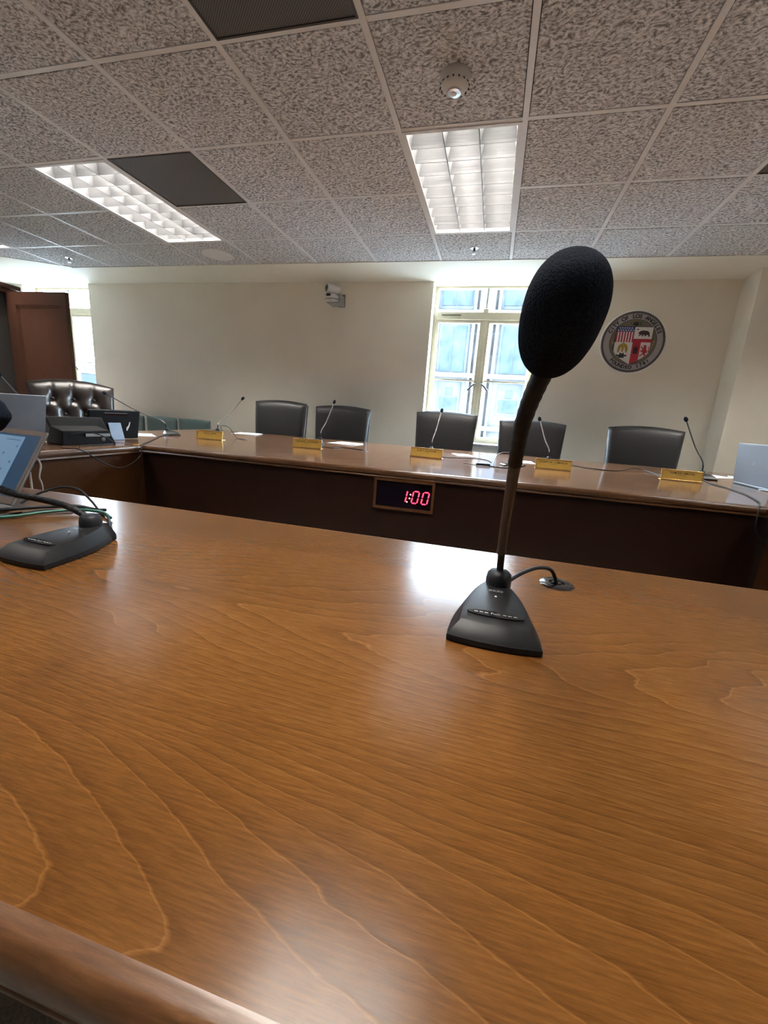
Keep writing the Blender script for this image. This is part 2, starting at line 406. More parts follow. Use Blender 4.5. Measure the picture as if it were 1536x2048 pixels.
LIGHTS = [(c, r_) for r_ in (1, -3) for c in (2, -2, -6, 6)]
lit = set()
for c, r_ in LIGHTS: lit |= {(c, r_), (c, r_ + 1)}
GRILLES = [(1, -1), (-1, 1), (5, 1)]
c0, c1, r0, r1 = -8, 10, -5, 4
tile_me = {}
def tile_mesh(w, d):
    key = (round(w, 3), round(d, 3))
    if key not in tile_me:
        me = MB().bb(-w / 2, w / 2, -d / 2, d / 2, 0, 0.018).mesh("ceiling_tile"); me.materials.append(M['tile']); tile_me[key] = me
    return tile_me[key]
gap = 0.034
for c in range(c0, c1):
    for r_ in range(r0, r1):
        if (c, r_) in lit or (c, r_) in GRILLES: continue
        x0, x1 = gx(c), gx(c + 1); y0, y1 = gy(r_), min(gy(r_ + 1), YE + 0.014)
        x0, x1 = max(x0, XL - gap / 2), min(x1, XR + gap / 2)
        if x1 - x0 < 0.08: continue
        o = obj("tile", tile_mesh(x1 - x0 - gap, y1 - y0 - gap), None, CE, loc=((x0 + x1) / 2, (y0 + y1) / 2, ZC + random.uniform(-0.0012, 0.0012)), rot=(random.uniform(-.0015, .0015), random.uniform(-.0015, .0015), 0))
for c in range(c0, c1 + 1):
    if XL < gx(c) < XR: obj("main_runner", MB().bb(gx(c) - 0.0135, gx(c) + 0.0135, gy(r0), YE, ZC - 0.0015, ZC + 0.03), M['bar'], CE)
for r_ in range(r0, r1):
    segs_ = []; start = None
    for c in range(c0, c1 + 1):
        inside = ((c, r_) in lit and (c, r_ - 1) in lit)
        if not inside and start is None and c < c1: start = c
        if (inside or c == c1) and start is not None: segs_.append((start, c)); start = None
    for a, e in segs_:
        obj("cross_runner", MB().bb(max(gx(a), XL), min(gx(e), XR), gy(r_) - 0.0125, gy(r_) + 0.0125, ZC + 0.0005, ZC + 0.028), M['bar'], CE)
obj("edge_angle", MB().bb(-4.85, XR, YE - 0.001, YE + 0.012, ZC - 0.006, ZC + 0.03), M['plaster'], CE)
for i, (c, r_) in enumerate(GRILLES):
    lab = ["dark perforated return air grille at the top edge of the picture", "dark perforated grille beside the long left ceiling light", "dark perforated grille cut by the right picture edge"][i]
    t = thing("air_grille", lab, "air grille", (gx(c + .5), gy(r_ + .5), ZC), group="ceiling air grilles")
    obj("face", MB().bb(-.288, .288, -.288, .288, -0.001, 0.006), M['grille'], t)
    obj("frame", MB().bb(-.293, -.284, -.293, .293, -.004, .012).bb(.284, .293, -.293, .293, -.004, .012).bb(-.284, .284, -.293, -.284, -.004, .012).bb(-.284, .284, .284, .293, -.004, .012), M['board'], t)

# ------------------------------------------------------------------ recessed ceiling lights
def louver_blade(length, h, tb, tt):
    n = 5; rings = []
    for k in range(n + 1):
        t = k / n; w = tb + (tt - tb) * t ** 1.7
        rings.append([(-length / 2, -w / 2, t * h), (length / 2, -w / 2, t * h), (length / 2, w / 2, t * h), (-length / 2, w / 2, t * h)])
    return MB().loft([[Vector(p) for p in r_] for r_ in rings]).mesh("louver_blade")
LW, LD, LH = 0.548, 1.158, 0.068
cross_me = louver_blade(LW / 3 - 0.004, LH, 0.003, 0.050); cross_me.materials.append(M['louver'])
long_me = louver_blade(LD, LH, 0.005, 0.034); long_me.materials.append(M['louver'])
tube_me = MB().tube([(0, -0.56, 0), (0, 0.56, 0)], 0.0155, 12).mesh("lamp_tube"); tube_me.materials.append(M['lamp'])
LIGHT_LABEL = {(2, 1): "recessed louvered ceiling light nearest the middle window", (-2, 1): "long warm louvered ceiling light beside the dark grille", (-6, 1): "louvered ceiling light cut off by the left picture edge",
               (6, 1): "louvered ceiling light beyond the right picture edge", (2, -3): "louvered ceiling light above the near table", (-2, -3): "louvered ceiling light above the left end of the near table",
               (-6, -3): "louvered ceiling light over the left side of the room", (6, -3): "louvered ceiling light over the right side of the room"}
first = None
for c, r_ in LIGHTS:
    if first is None:
        t = thing("ceiling_light", "", "ceiling light", group="recessed ceiling lights")
        f = MB()
        for s in (-1, 1):
            f.bb(s * .293, s * .274, -.598, .598, -.004, .02); f.bb(-.274, .274, s * .598, s * .579, -.004, .02)
        obj("frame", f, M['bar'], t)
        h = MB()
        for s in (-1, 1):
            h.bb(s * .290, s * .280, -.59, .59, .02, .165); h.bb(-.28, .28, s * .59, s * .582, .02, .165)
        h.bb(-.29, .29, -.59, .59, .165, .175)
        obj("housing", h, M['reflector'], t)
        for s in (-1, 1): obj("louver_divider", long_me, None, t, loc=(s * LW / 6, 0, 0.0), rot=(0, 0, R(90)))
        for k in range(1, 9):
            for q in (-1, 0, 1): obj("louver_blade", cross_me, None, t, loc=(q * LW / 3, -LD / 2 + k * LD / 9, 0.0))
        for s in (-1, 1):
            for q in (-1, 0, 1): obj("louver_blade", cross_me, None, t, loc=(q * LW / 3, s * (LD / 2 + .004), 0.0))
            obj("louver_divider", long_me, None, t, loc=(s * (LW / 2 + .002), 0, 0.0), rot=(0, 0, R(90)))
        for q in (-1, 0, 1): obj("lamp_tube", tube_me, None, t, loc=(q * LW / 3, 0, 0.137))
        first = t
    else:
        t = copy_tree(first)
    t.location = (gx(c + .5), gy(r_ + 1), ZC); t["label"] = LIGHT_LABEL[(c, r_)]

# ------------------------------------------------------------------ small ceiling fittings
t = thing("smoke_detector", "round white smoke detector on the ceiling tile before the middle light", "smoke detector", (-0.327, 2.085, ZC))
obj("body", MB().lathe([(.001, 0), (.062, 0), (.065, -.012), (.062, -.03), (.050, -.047), (.034, -.056), (.001, -.058)][::-1], 32), M['white_p'], t, sm=50)
for k in range(16):
    a = 2 * math.pi * k / 16
    obj("vent_slot", MB().box((0, 0, 0), (.003, .006, .016), None), M['board'], t, loc=(.0585 * math.cos(a), .0585 * math.sin(a), -.036), rot=(0.0, R(-32), a))
obj("indicator_ring", MB().lathe([(.014, -.066), (.028, -.064), (.029, -.055), (.014, -.055)], 24), M['chrome'], t, sm=50)
obj("lens", MB().lathe([(.001, -.070), (.010, -.068), (.013, -.060), (.013, -.056), (.001, -.056)], 20), M['white_p'], t, sm=50)
for (x, y, lab) in ((-4.567, 3.90, "small fire sprinkler in the ceiling corner at far left"), (-0.329, 3.911, "small fire sprinkler between the middle light and the window")):
    t = thing("fire_sprinkler", lab, "sprinkler", (x, y, ZC), group="fire sprinklers")
    obj("escutcheon", MB().lathe([(.001, -.004), (.030, -.004), (.036, 0), (.036, .006), (.001, .006)], 24), M['chrome'], t, sm=50)
    obj("stem", MB().lathe([(.009, -.020), (.010, -.004), (.010, .0), (.001, .0)], 12), M['board'], t, sm=50)
    f = MB().tube([(-.012, 0, -.018), (-.013, 0, -.03), (0, 0, -.04), (.013, 0, -.03), (.012, 0, -.018)], .0022, 6)
    obj("frame_arms", f, M['chrome'], t, sm=60)
    obj("deflector", MB().lathe([(.001, -.043), (.016, -.042), (.016, -.040), (.001, -.039)], 16), M['chrome'], t)
t = thing("ceiling_speaker", "flat round grey speaker cover flush in the far ceiling tile", "speaker", (-2.765, 3.905, ZC))
obj("cover", MB().lathe([(.001, -.006), (.118, -.006), (.136, -.004), (.142, 0.002), (.001, .002)], 40), plain("grey_speaker_mesh", (.38, .38, .37), .7, noise=.2, scale=400), t, sm=40)
obj("rim", MB().lathe([(.132, -.007), (.142, -.008), (.146, 0.002), (.132, .002)], 40), M['bar'], t, sm=40)

# ================================================================== windows
def window(name, x0, x1, label):
    yo = YW + WIN_D
    xc = (x0 + x1) / 2; fr = 0.035; ZT = ZC
    t = MB()
    t.bb(x0, x0 + fr, yo - .02, yo + .05, SILL_Z, ZT); t.bb(x1 - fr, x1, yo - .02, yo + .05, SILL_Z, ZT)
    t.bb(x0 + fr, x1 - fr, yo - .02, yo + .05, SILL_Z, SILL_Z + fr); t.bb(x0 + fr, x1 - fr, yo - .02, yo + .05, ZT - .02, ZT)
    w = struct(name, t, M['cream'], label, bevel=.004)
    obj("transom", MB().bb(x0 + fr, x1 - fr, yo - .045, yo + .045, 2.085, 2.165), M['cream'], w, bevel=.008)
    obj("mullion", MB().bb(xc - .022, xc + .022, yo - .035, yo + .04, SILL_Z + fr, 2.085), M['cream'], w, bevel=.006)
    obj("mullion_cap", MB().bb(xc - .028, xc + .028, yo - .055, yo - .0, 2.155, 2.195), M['cream'], w, bevel=.006)
    obj("upper_bar", MB().bb(xc - .010, xc + .010, yo - .012, yo + .03, 2.165, ZT - .02), M['grey_p'], w)
    for s in (-1, 1):
        a, e = sorted((xc + s * .022, (x0 + fr) if s < 0 else (x1 - fr)))
        q = MB(); k = .028
        z0, z1 = SILL_Z + fr, 2.085
        q.bb(a, a + k, yo - .028, yo + .02, z0, z1); q.bb(e - k, e, yo - .028, yo + .02, z0, z1); q.bb(a + k, e - k, yo - .028, yo + .02, z0, z0 + k); q.bb(a + k, e - k, yo - .028, yo + .02, z1 - k, z1)
        sa = obj("casement", q, M['cream'], w, bevel=.003)
        obj("glazing_bar", MB().bb(a + k, e - k, yo - .014, yo + .014, 1.455, 1.472), M['cream'], sa)
        obj("pane", MB().bb(a + k, e - k, yo - .002, yo + .002, z0 + k, 1.455), M['pane'], sa)
        obj("pane", MB().bb(a + k, e - k, yo - .002, yo + .002, 1.472, z1 - k), M['pane'], sa)
        xm = xc + s * .036
        obj("lever_handle", MB().tube(spline([(xm, yo - .03, 1.425), (xm, yo - .06, 1.425), (xm + s * .03, yo - .062, 1.405), (xm + s * .075, yo - .062, 1.355)], 4), [.011] * 5 + [.010] * 8, 8), M['board'], sa, sm=60)
        obj("handle_plate", MB().bb(xm - .014, xm + .014, yo - .036, yo - .028, 1.39, 1.46), M['cream'], sa)
        a2, e2 = sorted((xc + s * .010, (x0 + fr) if s < 0 else (x1 - fr)))
        obj("pane", MB().bb(a2, e2, yo - .002, yo + .002, 2.165, ZT - .02), M['pane'], w)
    obj("hinge_stay", MB().bb(x0 + .09, x0 + .30, yo - .052, yo - .045, 2.128, 2.134), M['board'], w)
    obj("window_sill", MB().bb(x0 - .0, x1 + .0, YW - .035, yo - .02, SILL_Z - .03, SILL_Z), M['stone_sill'], w, bevel=.006)
    return w
window("window_1", *W1, "tall cream casement window in the middle of the wall")
window("window_2", *W2, "tall casement window at the far left, partly behind the cabinet door")
for w in (W1, W2):
    ld = bpy.data.lights.new("daylight_portal", 'AREA'); ld.shape = 'RECTANGLE'; ld.size = w[1] - w[0]; ld.size_y = ZC - SILL_Z
    lo = bpy.data.objects.new("daylight_portal", ld); C.objects.link(lo)
    lo.location = ((w[0] + w[1]) / 2, YW + 0.30, (ZC + SILL_Z) / 2); lo.rotation_euler = (R(-90), 0, 0)
    ld.cycles.is_portal = True

# ================================================================== outside
t = thing("office_building", "pale stone office building seen through the middle window", "building", (0, 30, -18))
BAY = 4.1
CX = [-3.35 + BAY * k for k in range(-3, 5)]
FX0, FX1 = CX[0] - BAY / 2, CX[-1] + BAY / 2
obj("wall", MB().bb(FX0, FX1, 0.9, 8, 0, 28.4), M['stone'], t)
def far_window(x, z, w, h, panes):
    wo = obj("window", MB().bb(-w / 2 - .16, w / 2 + .16, 0.78, 0.91, -h / 2 - .16, h / 2 + .16), M['stone2'], t, loc=(x, 0, z))
    for (a, e, c, d) in panes:
        obj("pane", MB().bb(a * w / 2, e * w / 2, 0.72, 0.79, c * h / 2, d * h / 2), M['fglass'], wo)
for x in CX + [FX1 + BAY / 2]:
    obj("pilaster", MB().bb(x - BAY / 2 - .50, x - BAY / 2 + .50, 0.0, 0.9, 0, 28.4), M['stone'], t, bevel=.12)
    if x < FX1:
        for s_ in (-1, 1): obj("rib", MB().bb(x + s_ * 1.28 - .09, x + s_ * 1.28 + .09, 0.35, 0.9, 0, 28.4), M['stone'], t)
for x in CX:
    for z, w, h, pn in ((20.55, 1.25, 1.75, [(-.95, .95, -.95, -.03), (-.35, .35, .15, .75)]), (23.75, 1.75, 3.1, [(-.95, -.05, -.96, .96), (.05, .95, -.96, .96)]), (27.05, 2.1, 1.1, [(-.95, -.05, -.9, .9), (.05, .95, -.9, .9)]),
                        (16.6, 1.25, 1.75, [(-.95, .95, -.95, -.03), (-.95, .95, .05, .95)]), (12.8, 1.25, 1.75, [(-.95, .95, -.95, -.03), (-.95, .95, .05, .95)])):
        far_window(x, z, w, h, pn)
for z in (14.6, 18.4, 21.85, 25.85, 28.1):
    obj("string_course", MB().bb(FX0, FX1, 0.15, 0.9, z, z + .32), M['stone'], t, bevel=.05)
g = MB()
random.seed(3)
xs = [-420 + i * 12 for i in range(60)]
ridge = [Vector((x, 300, 27.5 + 3 * math.sin(x * .021) + random.uniform(-1.2, 1.2))) for x in xs]
front = [Vector((x, 180, -22)) for x in xs]
back = [Vector((x, 360, -22)) for x in xs]
g.loft([front, ridge, back], cap0=False, cap1=False, closed=False)
tag(obj("hills", g, M['hill'], sm=60), "hazy blue hills on the horizon through the left window", "hills")
for i, (x, y, w, h) in enumerate(((-112, 96, 9, 24.5), (-140, 118, 22, 22), (-92, 84, 9, 15))):
    t = thing("city_block", ["tall hazy city block beyond the left window", "wide low city block behind the tall hazy one outside", "short hazy city block nearest the left window"][i], "building", (x, y, -18))
    obj("wall", MB().bb(-w / 2, w / 2, -6, 6, 0, h), M['hill'], t)
    obj("parapet", MB().bb(-w / 2 - .3, w / 2 + .3, -6.3, 6.3, h, h + .8), M['stone'], t)
    for k in range(4): obj("window_band", MB().bb(-w / 2 + .6, w / 2 - .6, -6.1, -5.9, h - 3 - k * 3.6, h - 1.4 - k * 3.6), M['fglass'], t)
tag(obj("street", MB().bb(-500, 500, YW + 1.5, 170, -22.2, -22), plain("grey_asphalt_street", (0.085, 0.087, 0.09), 0.9, scale=.3)), "hazy street level far below the windows", "street")

# ================================================================== tables
def offset_poly(poly, d):
    n = len(poly); out = []
    for i in range(n):
        p0, p1, p2 = Vector(poly[i - 1]), Vector(poly[i]), Vector(poly[(i + 1) % n])
        e1, e2 = (p1 - p0).normalized(), (p2 - p1).normalized()
        n1, n2 = Vector((-e1.y, e1.x)), Vector((-e2.y, e2.x))
        k = (n1 + n2); k = k / max(1e-6, k.dot(n1))
        out.append(p1 + k * d)
    return out
EDGE = [(0.020, -.046), (0.010, -.046), (0.0055, -.0435), (0.004, -.040), (0.0055, -.0365), (0.011, -.034), (0.011, -.0315), (0.004, -.0295), (0.0008, -.025), (0.0, -.019), (0.0012, -.012), (0.0048, -.0058), (0.010, -.0018), (0.017, 0.0)]
def table_top(poly, mat_top, mat_edge, parent, name="table_top"):
    rings = [[Vector((q.x, q.y, z)) for q in offset_poly(poly, d)] for d, z in EDGE]
    flat = [Vector((q.x, q.y, 0)) for q in offset_poly(poly, .045)]
    top = obj(name, MB().loft([rings[-1], flat], cap0=False, cap1=True), mat_top, parent)
    e = MB().loft(rings, cap0=True, cap1=False)
    obj("edge_moulding", e, mat_edge, top, sm=50)
    return top

t = thing("conference_table", "near wooden conference table with the large foam microphone on it", "table", (-0.35, 0.4985, 0))
table_top([(-1.40, -.3965), (1.35, -.3965), (1.35, .3965), (-1.40, .3965)], M['wood'], M['wood_edge'], t).location = (0, 0, TZ)
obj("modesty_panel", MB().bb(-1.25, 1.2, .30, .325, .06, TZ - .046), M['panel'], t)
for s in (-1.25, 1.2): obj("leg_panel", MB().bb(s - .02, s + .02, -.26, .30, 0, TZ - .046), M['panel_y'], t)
# far table
t = thing("dais_table", "long dark-fronted conference table along the window wall, holding the gold nameplates", "table", (-0.42, 2.98, 0))
yc = 2.98
p1 = [(-2.48, 2.06 - yc), (-0.20, 2.06 - yc), (-0.20, 3.90 - yc), (-2.48, 3.90 - yc)]
p2 = [(-0.199, 2.06 - yc), (2.48, 2.06 - yc), (2.48, 3.90 - yc), (-0.199, 3.90 - yc)]
top_rect = [(-2.48, 2.06 - yc), (2.48, 2.06 - yc), (2.48, 3.90 - yc), (-2.48, 3.90 - yc)]
rings = [[Vector((q.x, q.y, z)) for q in offset_poly(top_rect, d)] for d, z in EDGE]
for a, e in ((-2.48 + .017, -.1995), (-.1985, 2.48 - .017)):
    tp = obj("table_top", MB().bb(a, e, 2.06 - yc + .017, 3.90 - yc - .017, -.02, 0), M['wood_far'], t); tp.location = (0, 0, TZ)
e = obj("edge_moulding", MB().loft(rings, cap0=True, cap1=False), M['wood_edge'], t, sm=50); e.location = (0, 0, TZ)
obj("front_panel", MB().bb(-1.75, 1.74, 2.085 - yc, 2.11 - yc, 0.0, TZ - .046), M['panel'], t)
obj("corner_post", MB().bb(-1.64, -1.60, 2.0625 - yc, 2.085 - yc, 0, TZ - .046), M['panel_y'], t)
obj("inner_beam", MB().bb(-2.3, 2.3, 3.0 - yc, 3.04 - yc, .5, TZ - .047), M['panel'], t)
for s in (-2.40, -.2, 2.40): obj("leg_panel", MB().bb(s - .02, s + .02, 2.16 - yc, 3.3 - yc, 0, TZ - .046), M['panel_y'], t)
# left arm
t = thing("side_table", "side table at left holding the phones and the silver laptop", "table", (-2.45, 0.98, 0))
table_top([(-.45, -.98), (.45, -.98), (.45, 1.078), (-.45, 1.078)], wood("veneer_left_table", (0.20, 0.102, 0.054), (0.10, 0.047, 0.024), (0.29, 0.155, 0.082), plank=.46, rough=.12, line=.5, axis='Y'), M['wood_edge_y'], t).location = (0, 0, TZ)
obj("front_panel", MB().bb(.40, .425, -.90, 1.07, 0, TZ - .046), M['panel_y'], t)
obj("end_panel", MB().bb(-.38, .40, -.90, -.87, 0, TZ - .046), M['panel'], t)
obj("corner_clip", MB().bb(.405, .438, 1.062, 1.076, -.002, .003), M['gold'], t, loc=(0, 0, TZ))
# right arm
t = thing("side_table", "side table at the right picture edge beyond the long table's end", "table", (1.60, 0.98, 0))
table_top([(-.45, -.98), (.45, -.98), (.45, 1.078), (-.45, 1.078)], wood("veneer_right_table", (0.20, 0.102, 0.054), (0.10, 0.047, 0.024), (0.29, 0.155, 0.082), plank=.46, rough=.12, line=.5, axis='Y'), M['wood_edge_y'], t).location = (0, 0, TZ)
obj("front_panel", MB().bb(-.425, -.40, -.90, 1.07, 0, TZ - .046), M['panel_y'], t)
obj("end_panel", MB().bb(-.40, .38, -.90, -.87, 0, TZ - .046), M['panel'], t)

# ------------------------------------------------------------------ led clock on the front panel
t = thing("led_clock", "red digital clock reading 1:00 in a wooden frame on the dark front", "clock", (-0.405, 2.084, 0.552))
W_, H_, F_ = .318, .162, .0135
obj("frame", MB().bb(-W_ / 2, W_ / 2, -.016, 0, 0, F_).bb(-W_ / 2, W_ / 2, -.016, 0, H_ - F_, H_).bb(-W_ / 2, -W_ / 2 + F_, -.016, 0, F_, H_ - F_).bb(W_ / 2 - F_, W_ / 2, -.016, 0, F_, H_ - F_), M['wood_edge'], t)
obj("display", MB().bb(-W_ / 2 + F_, W_ / 2 - F_, -.006, 0, F_, H_ - F_), M['screen_dark'], t)
def seg_digit(on, cx, cz, w=.030, h=.062, th=.0062, parent=None):
    sl = 0.16
    def P(x, z): return (cx + x + sl * z, cz + z)
    def hbar(z):
        a = w / 2 - .003
        return [P(-a, z), P(-a + th / 2, z + th / 2), P(a - th / 2, z + th / 2), P(a, z), P(a - th / 2, z - th / 2), P(-a + th / 2, z - th / 2)]
    def vbar(x, z0, z1):
        z0 += .002; z1 -= .002
        return [P(x, z0), P(x + th / 2, z0 + th / 2), P(x + th / 2, z1 - th / 2), P(x, z1), P(x - th / 2, z1 - th / 2), P(x - th / 2, z0 + th / 2)]
    S = dict(a=hbar(h / 2), g=hbar(0), d=hbar(-h / 2), b=vbar(w / 2, 0, h / 2), c=vbar(w / 2, -h / 2, 0), f=vbar(-w / 2, 0, h / 2), e=vbar(-w / 2, -h / 2, 0))
    dg_ = MB()
    for k in on: dg_.prism(S[k], 0, .0012, Matrix.Rotation(R(90), 4, 'X'))
    return obj("digit", dg_, M['led'], parent, loc=(0, -.0061, 0))
seg_digit("bc", .000, .076, parent=t); seg_digit("abcdef", .062, .076, parent=t); seg_digit("abcdef", .113, .076, parent=t)
dots = MB()
for x, z in ((.036, .088), (.032, .068), (.020, .048)): dots.box((x, -.0065, z), (.006, .001, .006))
obj("colon_dots", dots, M['led2'], t)

# ================================================================== gooseneck microphones
def mic_base(parent, w=.115, d=.162, hz=.034):
    def hw(s):           # half width along the depth
        return (w / 2) * math.cos(math.pi / 2 * min(1, s) ** 1.55) * (1 - .0 * s) + .010 * (s > .98)
    prof = []
    n = 14
    L_, Rr = [], []
    for k in range(n + 1):
        s = k / n; x = max(.012, (w / 2) * (1 - s ** 2.1) ** .72 + .0)
        if s > .93: x = min(x, .026)
        y = s * d + (-.004 * (1 - (x / (w / 2)) ** 2) if s == 0 else 0)
        L_.append((-x, y)); Rr.append((x, y))
    front = [(-w / 2 * q, -.006 * (1 - q * q)) for q in (.75, .4, 0, -.4, -.75)]
    out = front + Rr[0:1] + Rr[1:] + list(reversed(L_))          # ccw from front
    out = [(-w / 2, 0)] + front + Rr + list(reversed(L_[1:]))
    def ring(ins, zf, zb):
        pts = []
        for x, y in out:
            s = max(0, min(1, y / d))
            sx = 1 - ins / (w / 2) * 1.0
            pts.append(Vector((x * sx, (y - d * .5) * (1 - ins / (d * .5)) + d * .5, zf + (zb - zf) * s ** .8)))
        return pts
    lower = obj("base_foot", MB().loft([ring(.003, 0, 0), ring(0, .002, .002), ring(0, .009, .011)]), M['rubber'], parent)
    upper = obj("base_shell", MB().loft([ring(.0005, .009, .011), ring(.0025, .0115, .016), ring(.014, .024, .036), ring(.020, .0262, .0375)]), M['black'], parent, sm=28)
    return d

def near_mic(name, label, loc, rz, neck, radii, extra=None):
    t = thing(name, label, "microphone", loc, rz)
    d = mic_base(t)
    bar = MB().lathe([(.001, 0), (.5, 0), (.5, .0012), (.001, .0012)], 28, Matrix.Diagonal((.072, .0135, 1, 1)))
    slope = math.atan2(.0113 * 0.9, .10)
    obj("push_button", bar, M['black_gloss'], t, loc=(0, .034, .0288), rot=(slope, 0, 0))
    mk = MB()
    for s in (-1, 1):
        for k in range(3): mk.box((s * (.0115 + .0065 * k), 0, 0), (.0045, .0009, .0004))
    obj("button_marks", mk, M['white_p'], t, loc=(0, .0345, .0301), rot=(slope, 0, 0))
    obj("button_lettering", text_mesh("Push", .0065), M['grey_p'], t, loc=(0, .034, .0303), rot=(slope, 0, 0))
    obj("brand_lettering", text_mesh("SHURE", .0068, bold=.0001), M['grey_p'], t, loc=(0, .098, .0358), rot=(slope * .8, 0, 0))
    obj("status_led", MB().lathe([(.0018, 0), (.0015, .0010), (.0004, .0014)], 10), M['white_p'], t, loc=(0, .083, .0336))
    return t, d

# --- the large microphone in front
MX, MY = 0.0318, 0.482
t, d = near_mic("gooseneck_microphone", "large gooseneck microphone with a big black foam windscreen on the near table", (MX, MY, TZ), 0, None, None)
def loc_(p): return (p[0] - MX, p[1] - MY, p[2] - TZ)
obj("collar", MB().lathe([(.014, 0), (.0185, .001), (.0185, .012), (.017, .020), (.0135, .024), (.0075, .026)], 28), M['rubber'], t, loc=(.0035, .132, .031), sm=40)
P_ = [(0.0355, .6145, .802), (.0350, .6125, .82), (.0340, .606, .838), (.0331, .599, .8495)]
obj("flexible_lower_stem", MB().tube([loc_(p) for p in spline(P_, 6)], [.0050] * 19, 14), M['rubber'], t, sm=60)
obj("stem_ring", MB().tube([loc_((.0333, .6005, .8475)), loc_((.0329, .5985, .8525))], .0068, 16), M['steel'], t, sm=40)
P_ = [(.0330, .5995, .850), (.0315, .575, .888), (.0305, .545, .930), (.0295, .515, .967), (.0290, .497, .989)]
obj("metal_stem", MB().tube([loc_(p) for p in spline(P_, 6)], [.0062 + .0008 * i / 24 for i in range(25)], 16), M['steel'], t, sm=60)
P_ = [(.0291, .500, .985), (.0287, .482, 1.008), (.029, .465, 1.0285), (.0315, .452, 1.048), (.035, .442, 1.064), (.0395, .432, 1.080)]
rr = [.0078, .0082, .0078, .0084, .0082, .0084, .0088]
sp_ = spline(P_, 6)
obj("black_sleeve", MB().tube([loc_(p) for p in sp_], [.0078 + .0016 * (i / (len(sp_) - 1)) + .0003 * math.sin(i * 2.1) for i in range(len(sp_))], 16), M['rubber'], t, sm=60)
a0, a1 = Vector((.0392, .4300, 1.0790)), Vector((.0464, .3545, 1.1525))
ax = (a1 - a0); Ln = ax.length; q = Vector((0, 0, 1)).rotation_difference(ax.normalized()).to_matrix().to_4x4()
def egg(p):
    k = p.z / (Ln / 2); c = math.sqrt(max(1e-9, 1 - k * k))
    s = (1 - abs(k) ** 2.35) ** (1 / 2.35) / max(c, .02) * (1.0 + .07 * k)
    return Vector((p.x * min(s, 6), p.y * min(s, 6), p.z))
FOAM = (a0 + a1) / 2
obj("foam_windscreen", MB().ellipsoid((0, 0, 0), (.0322, .0322, Ln / 2), 40, 36, q, egg), M['foam'], t, sm=80, loc=loc_(FOAM))
cb = [(.0500, .618, .800), (.072, .655, .803), (.100, .700, .800), (.125, .730, .790), (.138, .742, .768), (.141, .746, .757)]
obj("cable", MB().tube([loc_(p) for p in spline(cb, 6)], .0032, 10), M['rubber'], t, sm=60)
t = thing("cable_grommet", "round black cable grommet in the near table behind the large microphone", "grommet", (.141, .745, TZ))
gp = MB()
n = 28; rings = []
for r_, z in ((.0295, 0.0), (.0285, .0022), (.026, .0034), (.013, .0034), (.012, .0005)):
    rings.append([Vector((r_ * math.cos(2 * math.pi * i / n), r_ * math.sin(2 * math.pi * i / n), z)) for i in range(n)])
obj("rim", MB().loft(rings, cap1=False), M['black_gloss'], t, sm=30)
obj("slot", MB().lathe([(.012, .0002), (.012, .0012), (.001, .0012)], 20), M['screen_dark'], t)
obj("cap_tab", MB().prism([(-.011, -.007), (.004, -.010), (.008, .002), (-.006, .007)], .0012, .0045), M['black_gloss'], t)

# --- microphone at the left picture edge
M2X, M2Y, M2R = -.7015, .4635, R(-3.5)
t, d = near_mic("gooseneck_microphone", "black gooseneck microphone at the left picture edge before the open laptop", (M2X, M2Y, TZ), M2R, None, None)
Mi = (Matrix.Translation((M2X, M2Y, TZ)) @ Matrix.Rotation(M2R, 4, 'Z')).inverted()
obj("collar", MB().lathe([(.014, 0), (.0185, .001), (.0185, .012), (.017, .020), (.0135, .024), (.0075, .026)], 28), M['rubber'], t, loc=(-.004, .126, .031), sm=40)
P_ = [(-.7005, .588, .800), (-.713, .588, .814), (-.745, .582, .828), (-.79, .574, .836), (-.835, .566, .841), (-.872, .560, .851), (-.895, .557, .888), (-.880, .556, .950)]
obj("gooseneck", MB().tube([Mi @ Vector(p) for p in spline(P_, 8)], .0058, 14), M['rubber'], t, sm=60)
ribs = MB()
sp_ = spline(P_[:6], 10)
for i in range(4, len(sp_) - 2):
    ribs.tube([Mi @ sp_[i], Mi @ (sp_[i] + (sp_[i + 1] - sp_[i]) * .35)], .0063, 12)
obj("gooseneck_ribs", ribs, M['black'], t)
obj("foam_windscreen", MB().ellipsoid((0, 0, 0), (.032, .032, .031), 28, 24, None, lambda p: p * (1 + .035 * math.cos(p.z * 230 + .6))), M['foam'], t, sm=80, loc=Mi @ Vector((-.866, .556, .984)))
cb = [(-.693, .612, .768), (-.703, .634, .765), (-.742, .670, .764), (-.815, .730, .765), (-.875, .762, .767), (-.905, .77, .785), (-.945, .775, .806), (-.99, .768, .808), (-1.02, .74, .795), (-1.035, .705, .775)]
obj("cable", MB().tube([Mi @ Vector(p) for p in spline(cb, 6)], .0028, 8), M['rubber'], t, sm=60)
# loose cables beside it
g_ = [(-.80, .724, .7655), (-.835, .742, .768), (-.87, .748, .7675), (-.91, .735, .769), (-.945, .69, .768), (-.975, .640, .765), (-1.03, .585, .7645), (-1.10, .54, .7645)]
tag(obj("network_cable", MB().tube(spline(g_, 6), .0036, 8), M['cable_g'], sm=60), "green cable lying across the near table beside the left microphone", "cable")
k_ = [(-.865, .772, .766), (-.885, .765, .766), (-.92, .745, .774), (-.955, .70, .777), (-.99, .655, .777), (-1.05, .61, .772), (-1.12, .575, .766)]
tag(obj("power_cord", MB().tube(spline(k_, 6), .0040, 8), M['rubber'], sm=60), "thick black cord beside the green cable on the near table", "cord")
t = thing("audio_adapter", "thin black plug adapter with silver end under the laptop screen", "adapter", (-.985, .672, TZ), R(62))
obj("plug_body", MB().tube([(0, 0, .0042), (-.045, 0, .0042)], .0040, 10), M['black'], t, sm=40)
